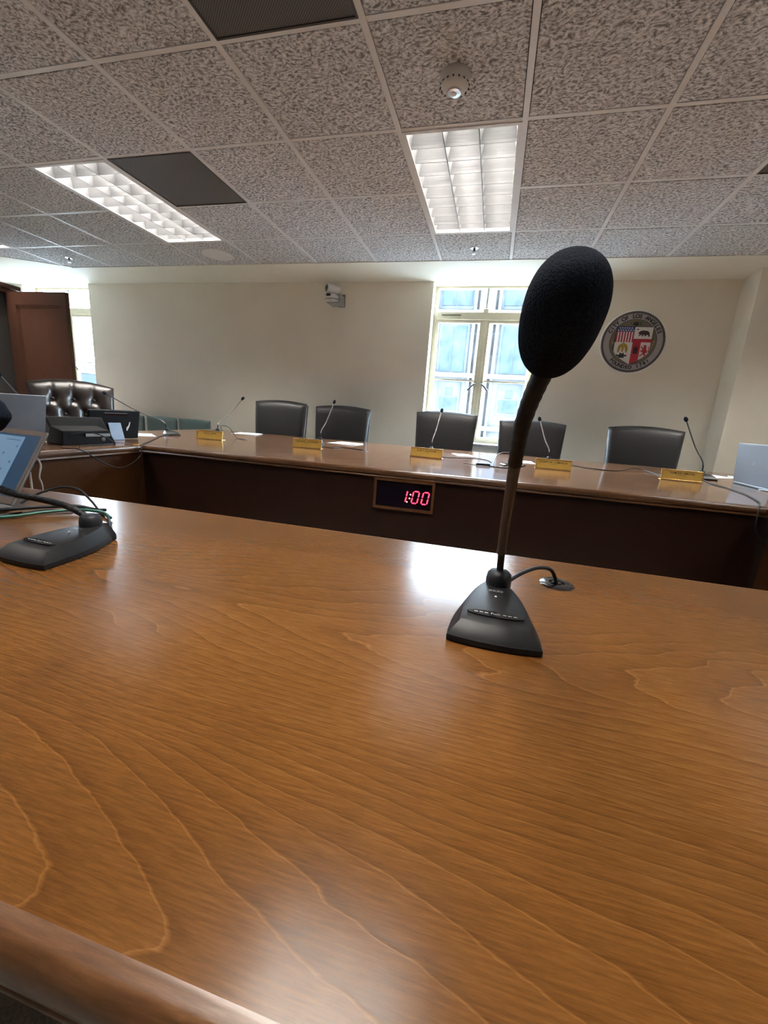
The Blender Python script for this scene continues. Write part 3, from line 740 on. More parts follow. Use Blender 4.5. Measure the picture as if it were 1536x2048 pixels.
obj("silver_tip", MB().tube([(-.045, 0, .0042), (-.07, 0, .0042)], .0030, 10), M['chrome'], t, sm=40)
obj("lead", MB().tube(spline([(0, 0, .0042), (.04, .004, .006), (.09, -.012, .004)], 5), .0020, 8), M['rubber'], t, sm=60)

# --- far microphones
def small_mic(label, base, head, rz, cable=None, mid=.12, thick=1.0, base_mat='black'):
    t = thing("gooseneck_microphone", label, "microphone", (base[0], base[1], TZ), rz, "gooseneck microphones on the far tables")
    Mi = (Matrix.Translation((base[0], base[1], TZ)) @ Matrix.Rotation(rz, 4, 'Z')).inverted()
    mic_base(t, .112, .15)
    B = Vector((base[0], base[1], TZ)) + Matrix.Rotation(rz, 3, 'Z') @ Vector((0, .118, .034)); Hd = Vector(head)
    Pm = B + Vector((0, 0, .055)); Pq = B.lerp(Hd, .45) + Vector((0, 0, .012))
    pts = spline([B, Pm.lerp(Pq, .15), Pq, Hd], 8)
    pts = [Mi @ p for p in pts]
    k = len(pts) // 4
    obj("collar", MB().lathe([(.015, 0), (.017, .004), (.015, .016), (.007, .02)], 18), M['rubber'], t, loc=(0, .118, .030), sm=40)
    obj("flexible_section", MB().tube(pts[:k + 1], .0046 * thick, 10), M['rubber'], t, sm=60)
    obj("stem", MB().tube(pts[k:], .0040 * thick, 10), M['steel'] if base_mat == 'black' else M['chrome'], t, sm=60)
    dirv = (pts[-1] - pts[-4]).normalized()
    qq = Vector((0, 0, 1)).rotation_difference(dirv).to_matrix().to_4x4()
    obj("windscreen", MB().ellipsoid((0, 0, 0), (.0125, .0125, .019), 16, 10, qq), M['foam'], t, sm=80, loc=pts[-1])
    if cable: obj("cable", MB().tube([Mi @ Vector(p) for p in spline(cable, 6)], .0030, 8), M['rubber'], t, sm=60)
    return t
z3 = TZ + .0035
small_mic("thin microphone leaning right behind the leftmost gold nameplate", (-2.375, 3.19), (-2.197, 3.42, 1.086), R(4),
          [(-2.36, 3.34, .79), (-2.30, 3.24, .835), (-2.20, 3.14, .850), (-2.12, 3.10, .838), (-2.065, 3.09, .785), (-2.02, 3.06, z3), (-1.95, 3.01, z3), (-1.90, 2.985, z3)], base_mat='c')
small_mic("thin microphone leaning right before the second chair from the left", (-1.395, 3.19), (-1.324, 3.42, 1.106), R(0),
          [(-1.36, 3.33, .775), (-1.26, 3.05, z3), (-1.15, 2.95, z3), (-1.10, 3.06, z3), (-1.00, 3.03, z3), (-.92, 2.98, z3), (-.888, 2.93, z3)], base_mat='c')
small_mic("thin microphone in front of the middle chair", (-.452, 3.19), (-.412, 3.42, 1.093), 0,
          [(-.42, 3.33, .775), (-.33, 3.03, z3), (-.204, 3.06, z3), (-.103, 3.15, z3), (-.011, 3.08, z3), (.018, 2.95, z3)], base_mat='c')
small_mic("thin microphone leaning left, half hidden behind the large foam microphone", (.425, 3.19), (.332, 3.42, 1.077), 0,
          [(.45, 3.33, .775), (.60, 3.28, z3), (.70, 3.16, z3), (.86, 3.15, z3), (1.00, 3.33, .775), (1.07, 3.33, .772), (1.10, 3.20, z3), (1.12, 3.10, z3)], base_mat='c')
small_mic("dark thin microphone leaning left beside the rightmost nameplate", (1.372, 3.10), (1.259, 3.32, 1.137), R(-6),
          [(1.38, 3.26, .775), (1.33, 3.05, z3), (1.29, 2.86, z3), (1.285, 2.66, z3), (1.262, 2.45, z3), (1.19, 2.20, z3), (1.135, 2.085, z3), (1.118, 2.046, .757), (1.112, 2.036, .715), (1.118, 2.034, .665), (1.15, 2.034, .625), (1.20, 2.0, .60)])
# the two on the left table
t = small_mic("black microphone leaning left at the corner between the side table and long table", (-2.415, 2.80), (-3.08, 2.83, 1.050), R(62),
          [(-2.50, 2.86, .775), (-2.44, 2.80, z3), (-2.40, 2.66, z3), (-2.28, 2.48, z3), (-2.12, 2.24, z3), (-2.02, 2.09, z3), (-1.985, 2.04, .755), (-1.968, 2.02, .715), (-1.962, 1.955, .67), (-1.96, 1.86, .648), (-1.962, 1.77, .68), (-1.985, 1.66, .757), (-2.03, 1.63, z3), (-2.10, 1.66, z3)])
small_mic("thin microphone rising left behind the silver laptop and desk phone", (-2.43, 2.02), (-2.38, 1.60, 1.10), R(150))

# ================================================================== nameplates
PLATES = [(-2.172, -1.962, 2.757, 2.775, ["HILDA HAAS", "MEMBER"]), (-1.385, -1.168, 2.780, 2.788, ["GEORGE J. JOHNSON", "VICE CHAIR"]), (-.540, -.315, 2.895, 2.880, ["ROB T. BALFOUR", "CHAIR"]),
          (.293, .510, 2.862, 2.858, ["JOSEPH W. LUMARDA", "MEMBER"]), (1.028, 1.246, 2.880, 2.865, ["TOM DE SIMONE", "MEMBER"])]
PL_LAB = ["leftmost gold nameplate on the long table, near the green chairs", "gold nameplate before the second leather chair from the left", "gold nameplate before the middle leather chair", "gold nameplate just right of the large microphone's stem", "rightmost gold nameplate, beside the dark thin microphone"]
for (x0, x1, y0, y1, tx), lab in zip(PLATES, PL_LAB):
    w = math.hypot(x1 - x0, y1 - y0); rz = math.atan2(y1 - y0, x1 - x0)
    t = thing("nameplate", lab, "nameplate", ((x0 + x1) / 2, (y0 + y1) / 2, TZ), rz, "gold nameplates on the long table")
    h, dp = .062, .046
    obj("holder", MB().prism([(0, .002), (0.0035, .002), (.019, h), (.012, h)], -w / 2, w / 2, Matrix(((0, 0, 1, 0), (1, 0, 0, 0), (0, 1, 0, 0), (0, 0, 0, 1)))).bb(-w / 2, w / 2, 0, dp, 0, .0025), M['gold'], t)
    tl = math.atan2(.012, h)
    obj("lower_rail", MB().bb(-w / 2, w / 2, -.006, .004, 0, .0075), M['gold_trim'], t, bevel=.0015)
    obj("upper_rail", MB().bb(-w / 2, w / 2, .009, .019, h - .004, h + .003), M['gold_trim'], t, bevel=.0015)
    for s in (-1, 1): obj("end_rail", MB().box((0, 0, 0), (.003, .006, h - .004)), M['gold_trim'], t, loc=(s * (w / 2 - .0015), .0055, h / 2), rot=(-tl, 0, 0))
    for body, size, zz in ((tx[0], .0175, .0445), (tx[1], .0095, .0295), ("BOARD OF BUILDING & SAFETY COMMISSIONERS", .0082, .0185)):
        me = text_mesh(body, size, bold=.00012)
        wmax = max(v.co.x for v in me.vertices) - min(v.co.x for v in me.vertices)
        o = obj("lettering", me, M['ink'], t, loc=(0, .002 + .012 * zz / h - .0022, zz), rot=(R(90) - tl, 0, 0))
        lim = w * .86
        if wmax > lim: o.scale = (lim / wmax, 1, 1)

# ================================================================== papers and cables on the far tables
def paper(label, x, y, rz, w=.216, d=.28, n=1, z=TZ):
    t = thing("paper_sheets", label, "paper", (x, y, z), rz, "papers on the tables")
    for k in range(n):
        obj("sheet", MB().prism([(-w / 2, -d / 2), (w / 2, -d / 2), (w / 2, d / 2), (-w / 2, d / 2)], .0004 + k * .004, .0030 + k * .004), M['paper'], t, rot=(0, 0, R(5 * k)))
paper("white papers behind the leftmost nameplate", -2.28, 3.62, R(12), n=2)
paper("white papers in front of the second leather chair", -1.23, 3.48, R(-10), n=2)
paper("white sheet on the side table behind the tablet", -2.56, 2.60, R(50))
paper("small white sheet behind the middle nameplate", -.20, 3.36, R(20), .14, .2)
paper("white sheet left of the nameplate behind the large stem", .24, 3.22, R(5), .15, .2)
paper("white sheet beside the rightmost microphone's base", 1.56, 3.42, R(30), .2, .16)
paper("white sheets poking out under the right laptop", 1.64, 2.66, R(15), .24, .3, 2)
paper("white sheet behind the right laptop", 1.80, 3.44, R(-8))
paper("white sheet on the side table behind the silver laptop", -2.52, 1.73, R(70))
t = thing("cable_tangle", "loose black adapter cables lying in the window reflection on the long table", "cable", (0, 2.85, TZ))
def cyl(name, pts, r_, mat): obj(name, MB().tube([Vector((p[0], p[1] - 2.85, p[2] - TZ)) for p in spline(pts, 6)], r_, 8), M[mat], t, sm=60)
cyl("lead", [(-.155, 2.73, z3), (-.12, 2.715, z3), (-.085, 2.70, z3), (-.07, 2.68, z3)], .0026, 'cable_b')
cyl("inline_box", [(-.075, 2.675, .769), (-.03, 2.68, .769), (.01, 2.68, .769)], .0082, 'rubber')
cyl("lead", [(.005, 2.68, z3), (.06, 2.66, z3), (.12, 2.67, z3), (.19, 2.80, z3), (.24, 2.95, z3)], .0034, 'rubber')
cyl("loop", [(.03, 2.74, z3), (.038, 2.84, .80), (.06, 2.90, .828), (.10, 2.94, .838), (.15, 2.96, .832), (.19, 2.95, .80), (.205, 2.92, z3)], .0030, 'cable_b')
cyl("plug", [(.075, 2.86, .765), (.12, 2.93, .766), (.175, 3.02, .766)], .0040, 'rubber')
cyl("plug", [(.09, 2.76, .765), (.13, 2.83, .766), (.18, 2.90, .766)], .0044, 'rubber')
obj("plug_tip", MB().tube([(.075, .01, .005), (.105, -.04, .005)], .0045, 8), M['chrome'], t)
for x, y, lab in ((-1.895, 2.985, "small cable hole right of the leftmost nameplate"), (-.885, 2.925, "small cable hole right of the second nameplate"), (1.135, 3.10, "small cable hole left of the rightmost nameplate")):
    t = thing("cable_grommet", lab, "grommet", (x, y, TZ), group="cable holes in the long table")
    obj("rim", MB().lathe([(.026, 0), (.025, .0022), (.016, .0022), (.015, .001), (.001, .001)], 20), M['cable_b'], t)
    obj("slot", MB().lathe([(.014, .0011), (.014, .0016), (.001, .0016)], 16), M['screen_dark'], t)
for (pts, lab) in (([(-2.03, 1.43, .763), (-1.985, 1.43, .760), (-1.968, 1.435, .735), (-1.966, 1.445, .70), (-1.967, 1.433, .65), (-1.968, 1.442, .60), (-1.968, 1.43, .45)], "thin white cable hanging over the edge of the left side table"),
                   ([(-1.985, 1.385, .712), (-1.968, 1.393, .69), (-1.967, 1.395, .62), (-1.968, 1.39, .45)], "thicker white cable hanging below the left side table, half behind the laptop")):
    tag(obj("white_cable", MB().tube(spline(pts, 6), .0036 if 'thin ' in lab else .005, 8), M['cable_w'], sm=60), lab, "cable", "white cables at the left side table")

# ================================================================== devices
def laptop(label, hinge, rz, w, d, tilt, scr, shell, logo=True, content=False):
    t = thing("laptop", label, "laptop", hinge, rz)
    obj("keyboard_base", MB().bb(-w / 2, w / 2, -d, 0.004, 0.001, .0145), shell, t, bevel=.004)
    obj("keyboard", MB().bb(-w * .42, w * .42, -d * .55, -d * .12, .0145, .0155), M['black'], t)
    obj("touchpad", MB().bb(-w * .16, w * .16, -d * .92, -d * .62, .0145, .0150), M['grey_p'], t)
    lid = obj("lid", MB().bb(-w / 2, w / 2, 0, .007, .0, scr), shell, t, loc=(0, 0, .0150), rot=(-tilt, 0, 0), bevel=.003)
    obj("screen", MB().bb(-w / 2 + .009, w / 2 - .009, -.0006, .0005, .016, scr - .010), M['scr_blue'] if content else M['screen_dark'], lid)
    if not content:
        pass
    else:
        bz = MB()
        bz.bb(-w / 2 + .001, w / 2 - .001, -.0010, 0, scr - .013, scr - .001).bb(-w / 2 + .001, w / 2 - .001, -.0010, 0, .001, .018).bb(-w / 2 + .001, -w / 2 + .010, -.001, 0, .018, scr - .013).bb(w / 2 - .010, w / 2 - .001, -.001, 0, .018, scr - .013)
        obj("bezel", bz, M['cable_b'], lid)
        x1_ = w / 2 - .062
        obj("screen_window", MB().bb(-w / 2 + .012, x1_, -.0012, -.0006, .03, scr - .019), M['scr_pale'], lid)
        ink = MB(); random.seed(5)
        for r_ in range(7):
            for c in range(12):
                if random.random() < .7:
                    s = random.uniform(.0025, .0058)
                    ink.box((x1_ - .012 - c * .0175, -.0013, scr - .045 - r_ * .0205), (s, .0004, s))
        for r_, wd in ((0, .05), (0, .02)): ink.box((x1_ - .035 - r_ * .02, -.0013, scr - .029), (wd, .0004, .0016))
        obj("screen_icons", ink, M['scr_ink'], lid)
    if logo: obj("logo", MB().lathe([(.001, 0), (.012, 0), (.012, .0006), (.001, .0006)], 24, Matrix.Rotation(R(-90), 4, 'X')), M['chrome'], lid, loc=(0, .007, scr * .52))
    return t
a = R(-5)
hinge_r = Vector((-1.030, .682, TZ))
wl = .315
hinge_c = hinge_r - Vector((math.cos(a), math.sin(a), 0)) * wl / 2
laptop("open silver laptop with a blue screen at the left end of the near table", hinge_c, a, wl, .22, R(30), .186, M['silver'], False, True)
laptop("silver laptop with its back turned on the left side table", (-2.27, 1.545, TZ), R(-88), .32, .22, R(10), .238, M['silver'], False)
laptop("grey laptop with a round logo on its lid at the right picture edge", (1.505, 2.88, TZ), R(92), .36, .23, R(5), .235, M['silver'], True)

# desk phone
t = thing("desk_phone", "black desk phone with a tilted screen on the left side table", "phone", (-2.20, 1.87, TZ), R(78))
obj("foot_box", MB().loft([[Vector(p) for p in r_] for r_ in ([(-.14, -.055, 0), (.14, -.055, 0), (.14, .10, 0), (-.14, .10, 0)], [(-.13, -.045, .075), (.11, -.045, .075), (.11, .07, .095), (-.13, .07, .095)])]), M['matte_black'], t, bevel=.004)
obj("screen_plate", MB().bb(-.13, .165, -.011, .011, -.062, .092), M['matte_black'], t, loc=(.0, .060, .064), rot=(R(-38), 0, 0), bevel=.006)
obj("screen", MB().bb(-.118, .15, .0112, .0122, -.05, .085), M['screen_dark'], t, loc=(.0, .060, .064), rot=(R(-38), 0, 0))
obj("silver_strip", MB().box((.045, -.0522, .052), (.13, .003, .016)), M['grey_p'], t, rot=(0, 0, 0))
obj("badge_ring", MB().lathe([(.006, 0), (.011, 0), (.011, .003), (.006, .003)], 20, Matrix.Rotation(R(90), 4, 'X')), M['chrome'], t, loc=(.07, -.052, .028), sm=40)
obj("handset", MB().tube(spline([(-.10, .125, .018), (-.06, .13, .028), (.06, .13, .028), (.10, .125, .018)], 5), [.016, .017, .016, .014, .013, .012, .012, .012, .012, .012, .013, .014, .016, .017, .017, .016], 10), M['matte_black'], t, sm=60)
obj("cord", MB().tube(spline([(-.10, -.04, .05), (-.02, -.085, .07), (.06, -.10, .04), (.10, -.09, .006), (.03, -.11, .004), (-.10, -.13, .004)], 6), .0032, 8), M['rubber'], t, sm=60)
# tablet display
t = thing("tablet_display", "black tablet display propped on a blue-grey kickstand on the left side table", "tablet", (-2.345, 2.20, TZ), R(80))
tilt = R(-20)
pl_ = obj("back_plate", MB().bb(-.165, .165, -.010, .010, 0, .185), M['matte_black'], t, loc=(0, .015, .004), rot=(R(12), 0, 0), bevel=.006)
obj("screen", MB().bb(-.155, .155, .010, .011, .010, .175), M['screen_dark'], pl_)
obj("top_slot", MB().bb(-.07, .075, -.0112, -.0100, .150, .166), M['screen_dark'], pl_)
obj("slot_edge", MB().bb(-.07, .075, -.0118, -.0108, .1665, .1685), M['grey_p'], pl_)
obj("white_mark", MB().prism([(.078, .055), (.084, .055), (.096, .085), (.100, .112), (.094, .112), (.088, .088), (.076, .075)], .0102, .0114, Matrix.Rotation(R(90), 4, 'X')), M['white_p'], pl_)
obj("kickstand", MB().box((0, 0, 0), (.082, .006, .125)), M['bluegrey'], t, loc=(-.005, -.028, .060), rot=(R(-17), 0, 0), bevel=.002)

# ================================================================== chairs
def panel_mesh(w, h, th, crown=.02, taper=1.0, p=8, cup=0.0, nu=22, nv=18, dent=None, bulge=.3, lean=0.0):
    def edge(u, v):
        a = max(0, 1 - abs(u) ** p) ** .5; vv = 2 * v - 1; b = max(0, 1 - abs(vv) ** p) ** .5
        return a * b
    F = []; B = []
    us = [math.sin(math.pi / 2 * (-1 + 2 * i / nu)) * .5 + (-1 + 2 * i / nu) * .5 for i in range(nu + 1)]
    vs_ = [.5 + .5 * (math.sin(math.pi / 2 * (-1 + 2 * j / nv)) * .5 + (-1 + 2 * j / nv) * .5) for j in range(nv + 1)]
    for j in range(nv + 1):
        for i in range(nu + 1):
            u, v = us[i], vs_[j]
            x = u * w / 2 * (taper + (1 - taper) * v); z = v * h + crown * (1 - u * u) * v ** 3
            e = edge(u, v); y0 = -cup * u * u + lean * v * v
            k = th / 2 * (e * (1 - bulge) + bulge * e * (1 - .5 * u * u) * (1 - .5 * (2 * v - 1) ** 2))
            dd = dent(x, z) if dent else 0
            F.append(Vector((x, y0 - k + dd * e, z))); B.append(Vector((x, y0 + th / 2 * e, z)))
    mb = MB(); W = nu + 1; n = len(F); f = []
    for j in range(nv):
        for i in range(nu):
            q_ = j * W + i
            f.append((q_, q_ + 1, q_ + W + 1, q_ + W)); f.append((n + q_, n + q_ + W, n + q_ + W + 1, n + q_ + 1))
    bd = [i for i in range(W)] + [j * W + nu for j in range(1, nv + 1)] + [nv * W + i for i in range(nu - 1, -1, -1)] + [j * W for j in range(nv - 1, 0, -1)]
    for k in range(len(bd)):
        a_, b__ = bd[k], bd[(k + 1) % len(bd)]
        f.append((b__, a_, n + a_, n + b__))
    return mb.add(F + B, f)

def swivel_base(t, z_seat):
    obj("gas_column", MB().tube([(0, .0, .08), (0, 0, z_seat)], .03, 14), M['black'], t, sm=60)
    lm = MB().loft([[Vector(p) for p in r_] for r_ in ([(.02, -.025, .075), (.02, .025, .075), (.02, .025, .115), (.02, -.025, .115)], [(.29, -.016, .065), (.29, .016, .065), (.29, .016, .085), (.29, -.016, .085)])]).mesh("leg"); lm.materials.append(M['black'])
    cm = MB().lathe([(.001, -.02), (.027, -.02), (.030, -.012), (.030, .012), (.027, .02), (.001, .02)], 16, Matrix.Rotation(R(90), 4, 'X')).mesh("caster"); cm.materials.append(M['rubber'])
    for k in range(5):
        a_ = 2 * math.pi * k / 5 + .3
        obj("leg", lm, None, t, rot=(0, 0, a_)); obj("caster", cm, None, t, loc=(.285 * math.cos(a_), .285 * math.sin(a_), .031), rot=(0, 0, a_ + .5))

back_me = panel_mesh(.60, .60, .105, crown=.026, taper=.90, p=10, cup=.02, lean=.05).mesh("backrest"); back_me.materials.append(M['leather'])
seat_me = panel_mesh(.54, .50, .11, crown=.0, p=8, bulge=.25).mesh("seat"); seat_me.materials.append(M['leather'])
CH = [(-2.255, 4.20, 4, "leftmost tall black leather chair behind the long table"), (-1.545, 4.20, 2, "second black leather chair from the left, right of the leftmost"), (-.458, 4.19, 0, "black leather chair at the left side of the middle window"),
      (.350, 4.18, -2, "black leather chair partly hidden behind the large microphone's stem"), (1.310, 4.18, -5, "rightmost black leather chair, under the round seal")]
TOPS = [1.108, 1.094, 1.106, 1.075, 1.085]
first = None
for (x, y, rz, lab), zt in zip(CH, TOPS):
    if first is None:
        t = thing("office_chair", "", "chair", group="black leather chairs along the window wall")
        obj("backrest", back_me, None, t, loc=(0, 0.02, 1.09 - .626), sm=60)
        for s in (-1, 1):
            obj("side_piping", MB().tube([(s * .258, .052, .48), (s * .281, .068, .80), (s * .288, .098, 1.05)], .006, 8), M['leather'], t, sm=60)
        obj("seat", seat_me, None, t, loc=(0, -.02, .44), rot=(R(90), 0, 0), sm=60)
        for s in (-1, 1):
            obj("armrest", MB().tube(spline([(s * .29, -.05, .43), (s * .31, -.10, .56), (s * .31, -.22, .62), (s * .31, -.34, .62)], 5), .02, 10), M['black'], t, sm=60)
        swivel_base(t, .40)
        first = t
    else:
        t = copy_tree(first)
    t.location = (x, y, zt - 1.09); t.rotation_euler = (0, 0, R(rz)); t["label"] = lab
    for ch in t.children:
        pass
for o in list(C.objects):
    if o.get("category") == "chair" and o.name.startswith("office_chair"):
        dz = o.location.z; o.location.z = 0
        for ch in o.children:
            if ch.name.split('.')[0] in ("backrest", "side_piping"): ch.location.z += dz

# tufted executive chair
BT = [(-.14, .525), (-.0, .525), (.14, .525), (-.21, .405), (-.07, .405), (.07, .405), (.21, .405), (-.14, .285), (0, .285), (.14, .285)]
def dent(x, z):
    d_ = 0
    for bx, bz in BT:
        r2 = ((x - bx) / .045) ** 2 + ((z - bz) / .045) ** 2; d_ += .026 * math.exp(-r2)
    # folds between buttons, along the diagonals and up from the top row
    for i, (bx, bz) in enumerate(BT):
        for cx, cz in BT:
            if 0.05 < math.hypot(cx - bx, cz - bz) < .18 and bz > cz:
                ex, ez = cx - bx, cz - bz; L2 = ex * ex + ez * ez
                s = ((x - bx) * ex + (z - bz) * ez) / L2
                if 0 < s < 1:
                    dist = abs((x - bx) * ez - (z - bz) * ex) / math.sqrt(L2); d_ += .010 * math.exp(-(dist / .013) ** 2)
        if bz > .5 and z > bz:
            d_ += .010 * math.exp(-((x - bx) / .013) ** 2)
    return d_
t = thing("executive_chair", "dark brown tufted leather chair behind the left side table", "chair", (-3.40, 2.83, 0), R(60))
obj("backrest", panel_mesh(.60, .64, .16, crown=.045, taper=.82, p=7, cup=.05, nu=56, nv=52, dent=dent, bulge=.4, lean=.07).mesh("backrest"), M['leather2'], t, loc=(0, .02, .455), sm=80)
for bx, bz in BT[:7]:
    obj("button", MB().ellipsoid((0, 0, 0), (.011, .007, .011), 12, 8), M['leather2'], t, loc=(bx, -.036 + .07 * (bz / .64) ** 2 - .05 * (bx / .34) ** 2, .455 + bz), sm=80)
obj("seat", panel_mesh(.58, .54, .14, crown=.02, p=7, bulge=.35).mesh("seat"), M['leather2'], t, loc=(0, -.03, .44), rot=(R(90), 0, 0), sm=60)
for s in (-1, 1):
    obj("armrest", MB().tube(spline([(s * .31, .02, .50), (s * .33, -.10, .62), (s * .33, -.30, .64), (s * .32, -.42, .58)], 5), [.035] * 16, 12), M['leather2'], t, sm=60)
swivel_base(t, .40)

# green visitor chairs along the wall
first = None
for x, y, rz, lab in ((-4.565, 4.44, 0, "green vinyl chair half hidden by the tablet, leftmost of the three"), (-4.072, 4.44, 0, "middle one of the three green vinyl chairs against the wall"), (-3.588, 4.44, 0, "green vinyl chair nearest the leftmost nameplate")):
    if first is None:
        t = thing("visitor_chair", "", "chair", group="green vinyl chairs against the wall")
        obj("backrest", panel_mesh(.46, .36, .06, crown=.006, taper=.97, p=9, cup=.03).mesh("backrest"), M['green'], t, loc=(0, .12, .452), sm=60)
        obj("seat", panel_mesh(.46, .46, .08, crown=.0, p=9).mesh("seat"), M['green'], t, loc=(0, .07, .43), rot=(R(90), 0, 0), sm=60)
        for s in (-1, 1):
            obj("leg", MB().tube([(s * .21, -.36, 0), (s * .21, -.34, .41)], .012, 8), M['chrome'], t, sm=60)
            obj("leg", MB().tube([(s * .21, .14, 0), (s * .21, .10, .41), (s * .20, .16, .62)], .012, 8), M['chrome'], t, sm=60)
        first = t
    else: t = copy_tree(first)
    t.location = (x, y, 0); t.rotation_euler = (0, 0, R(rz)); t["label"] = lab

# ================================================================== wooden cabinet with open door at left
t = thing("tall_cabinet", "tall reddish wooden cabinet with an open panelled door at far left", "cabinet", (-5.35, 3.3, 0))
yl, yr = -1.1, .60
H = 2.10
obj("side_panel", MB().bb(-.50, .0, yr - .06, yr, 0, H), M['cab'], t)
obj("side_panel", MB().bb(-.50, .0, yl, yl + .06, 0, H), M['cab'], t)
obj("top_panel", MB().bb(-.50, 0, yl + .06, yr - .06, H - .04, H), M['cab'], t)
obj("bottom_panel", MB().bb(-.50, 0, yl + .06, yr - .06, 0, .10), M['cab'], t)
obj("dark_interior_board", MB().bb(-.50, -.10, yl + .06, yr - .06, .10, H - .04), M['board'], t)
obj("crown_moulding", MB().bb(-.52, .028, yl - .03, yr + .03, H, H + .05), M['cab'], t, bevel=.01)
dw, dh, dt = .80, 2.02, .042
door = obj("door", MB().bb(0, .115, 0, dt, 0, dh).bb(dw - .115, dw, 0, dt, 0, dh).bb(.115, dw - .115, 0, dt, dh - .13, dh).bb(.115, dw - .115, 0, dt, 0, .14), M['cab'], t, loc=(.005, yr - .12, .045), rot=(0, 0, R(1)))
obj("door_panel", MB().bb(.115, dw - .115, .014, dt - .012, .14, dh - .13), M['cab'], door)
mo = MB(); g0, g1, h0, h1 = .115, dw - .115, .14, dh - .13
for k, (o_, y_) in enumerate(((0.0, .004), (.014, .009))):
    mo.bb(g0 + o_, g0 + o_ + .014, y_, .02, h0, h1).bb(g1 - o_ - .014, g1 - o_, y_, .02, h0, h1).bb(g0, g1, y_, .02, h1 - o_ - .014, h1 - o_).bb(g0, g1, y_, .02, h0 + o_, h0 + o_ + .014)
obj("panel_moulding", mo, M['cab'], door)
obj("door_knob", MB().lathe([(.008, 0), (.008, .02), (.018, .028), (.016, .042), (.001, .046)], 16, Matrix.Rotation(R(90), 4, 'X')), M['gold'], door, loc=(dw - .05, 0, 1.0), sm=50)

# ================================================================== camera on the wall
t = thing("video_camera", "white video conference camera on a grey bracket high on the wall", "camera", (-1.835, YW, 2.16))
obj("bracket_plate", MB().bb(.025, .085, -.012, 0, .0, .13), M['grey_p'], t, bevel=.003)
obj("bracket_arm", MB().bb(-.06, .075, -.19, -.012, .0, .012).bb(.066, .078, -.15, -.012, .012, .10), M['grey_p'], t, bevel=.003)
def half(p): return p
obj("base_dome", MB().lathe([(.001, 0), (.070, 0), (.080, .012), (.085, .032), (.082, .048), (.072, .066), (.055, .080), (.035, .088), (.001, .090)], 32), M['white_p'], t, loc=(-.02, -.11, .0125), sm=50)
obj("base_seam", MB().lathe([(.0856, .030), (.0862, .033), (.0856, .036), (.08, .036), (.08, .030)], 32), M['board'], t, loc=(-.02, -.11, .0125), sm=50)
obj("sensor_window", MB().ellipsoid((0, 0, 0), (.034, .008, .013), 20, 10), M['black_gloss'], t, loc=(-.045, -.185, .082), rot=(R(25), 0, R(-15)), sm=60)
obj("indicator", MB().ellipsoid((0, 0, 0), (.005, .004, .005), 10, 6), M['board'], t, loc=(-.025, -.195, .032))
obj("neck", MB().lathe([(.022, 0), (.022, .03), (.001, .03)], 18), M['white_p'], t, loc=(-.02, -.11, .095), sm=50)
qm = Matrix.Rotation(R(-38), 4, 'Z') @ Matrix.Rotation(R(90), 4, 'X')
hd = obj("head", MB().lathe([(.001, -.075), (.040, -.075), (.047, -.065), (.047, .065), (.043, .075), (.036, .078), (.034, .070), (.001, .070)], 32, qm), M['white_p'], t, loc=(-.025, -.115, .152), sm=40)
obj("lens_ring", MB().lathe([(.018, .070), (.034, .070), (.034, .074), (.020, .078), (.018, .078)], 28, qm), M['silver'], hd, sm=40)
obj("lens", MB().lathe([(.001, .070), (.0185, .070), (.017, .077), (.001, .080)], 24, qm), M['black_gloss'], hd, sm=40)

# ================================================================== seal on the wall
SR = .290
t = thing("city_seal", "round city seal plaque with a coloured shield on the cream wall", "wall plaque", (1.197, YW, 1.868))
RX = Matrix.Rotation(R(90), 4, 'X')     # xy plane -> xz, +z -> -y
def ringm(r0_, r1_, z0, z1, n=72):
    pr = [[Vector((r_ * math.cos(2 * math.pi * i / n), r_ * math.sin(2 * math.pi * i / n), z)) for i in range(n)] for r_, z in ((r0_, z0), (r1_, z0), (r1_, z1), (r0_, z1), (r0_, z0))]
    return MB().loft([[RX @ p for p in r_] for r_ in pr], cap0=False, cap1=False)
S = SR
obj("rim", MB().lathe([(.001, 0), (S, 0), (S, .014), (S * .985, .018), (S * .955, .018), (.001, .018)], 72, RX), M['s_rim'], t, sm=40)
rp = ringm(S * .885, S * .955, .018, .0200)
for k in range(72):
    a_ = 2 * math.pi * k / 72
    rp.box((S * .925 * math.cos(a_), -.0215, S * .925 * math.sin(a_)), (.024, .006, .0095), Matrix.Rotation(-a_ - R(58), 3, 'Y'))
obj("rope_border", rp, M['s_rope'], t)
obj("grey_ring", ringm(S * .705, S * .885, .018, .0205), M['s_grey'], t)
obj("inner_line", ringm(S * .695, S * .708, .018, .0212), M['s_ink'], t)
obj("field", MB().lathe([(.001, .018), (S * .70, .018), (S * .70, .0195), (.001, .0195)], 64, RX), M['s_field'], t)
def flat(name, polys, mat, z0, z1):
    m = MB()
    for p in polys: m.prism([(a_ * S, b__ * S) for a_, b__ in p], z0, z1, RX)
    return obj(name, m, M[mat], t)
random.seed(11)
def leafs(cx, cy, n, rx, ry):
    out = []
    for _ in range(n):
        a_ = random.uniform(0, 6.28); x = cx + random.uniform(-rx, rx); y = cy + random.uniform(-ry, ry); l = random.uniform(.05, .10)
        if math.hypot(x, y) > .63: continue
        ca, sa = math.cos(a_), math.sin(a_)
        out.append([(x - l / 2 * ca, y - l / 2 * sa), (x + .018 * sa, y - .018 * ca), (x + l / 2 * ca, y + l / 2 * sa), (x - .018 * sa, y + .018 * ca)])
    return out
flat("leaves", leafs(-.60, .02, 34, .06, .34) + leafs(.60, .05, 26, .06, .36) + leafs(0, .585, 22, .26, .045), 's_green', .0195, .0207)
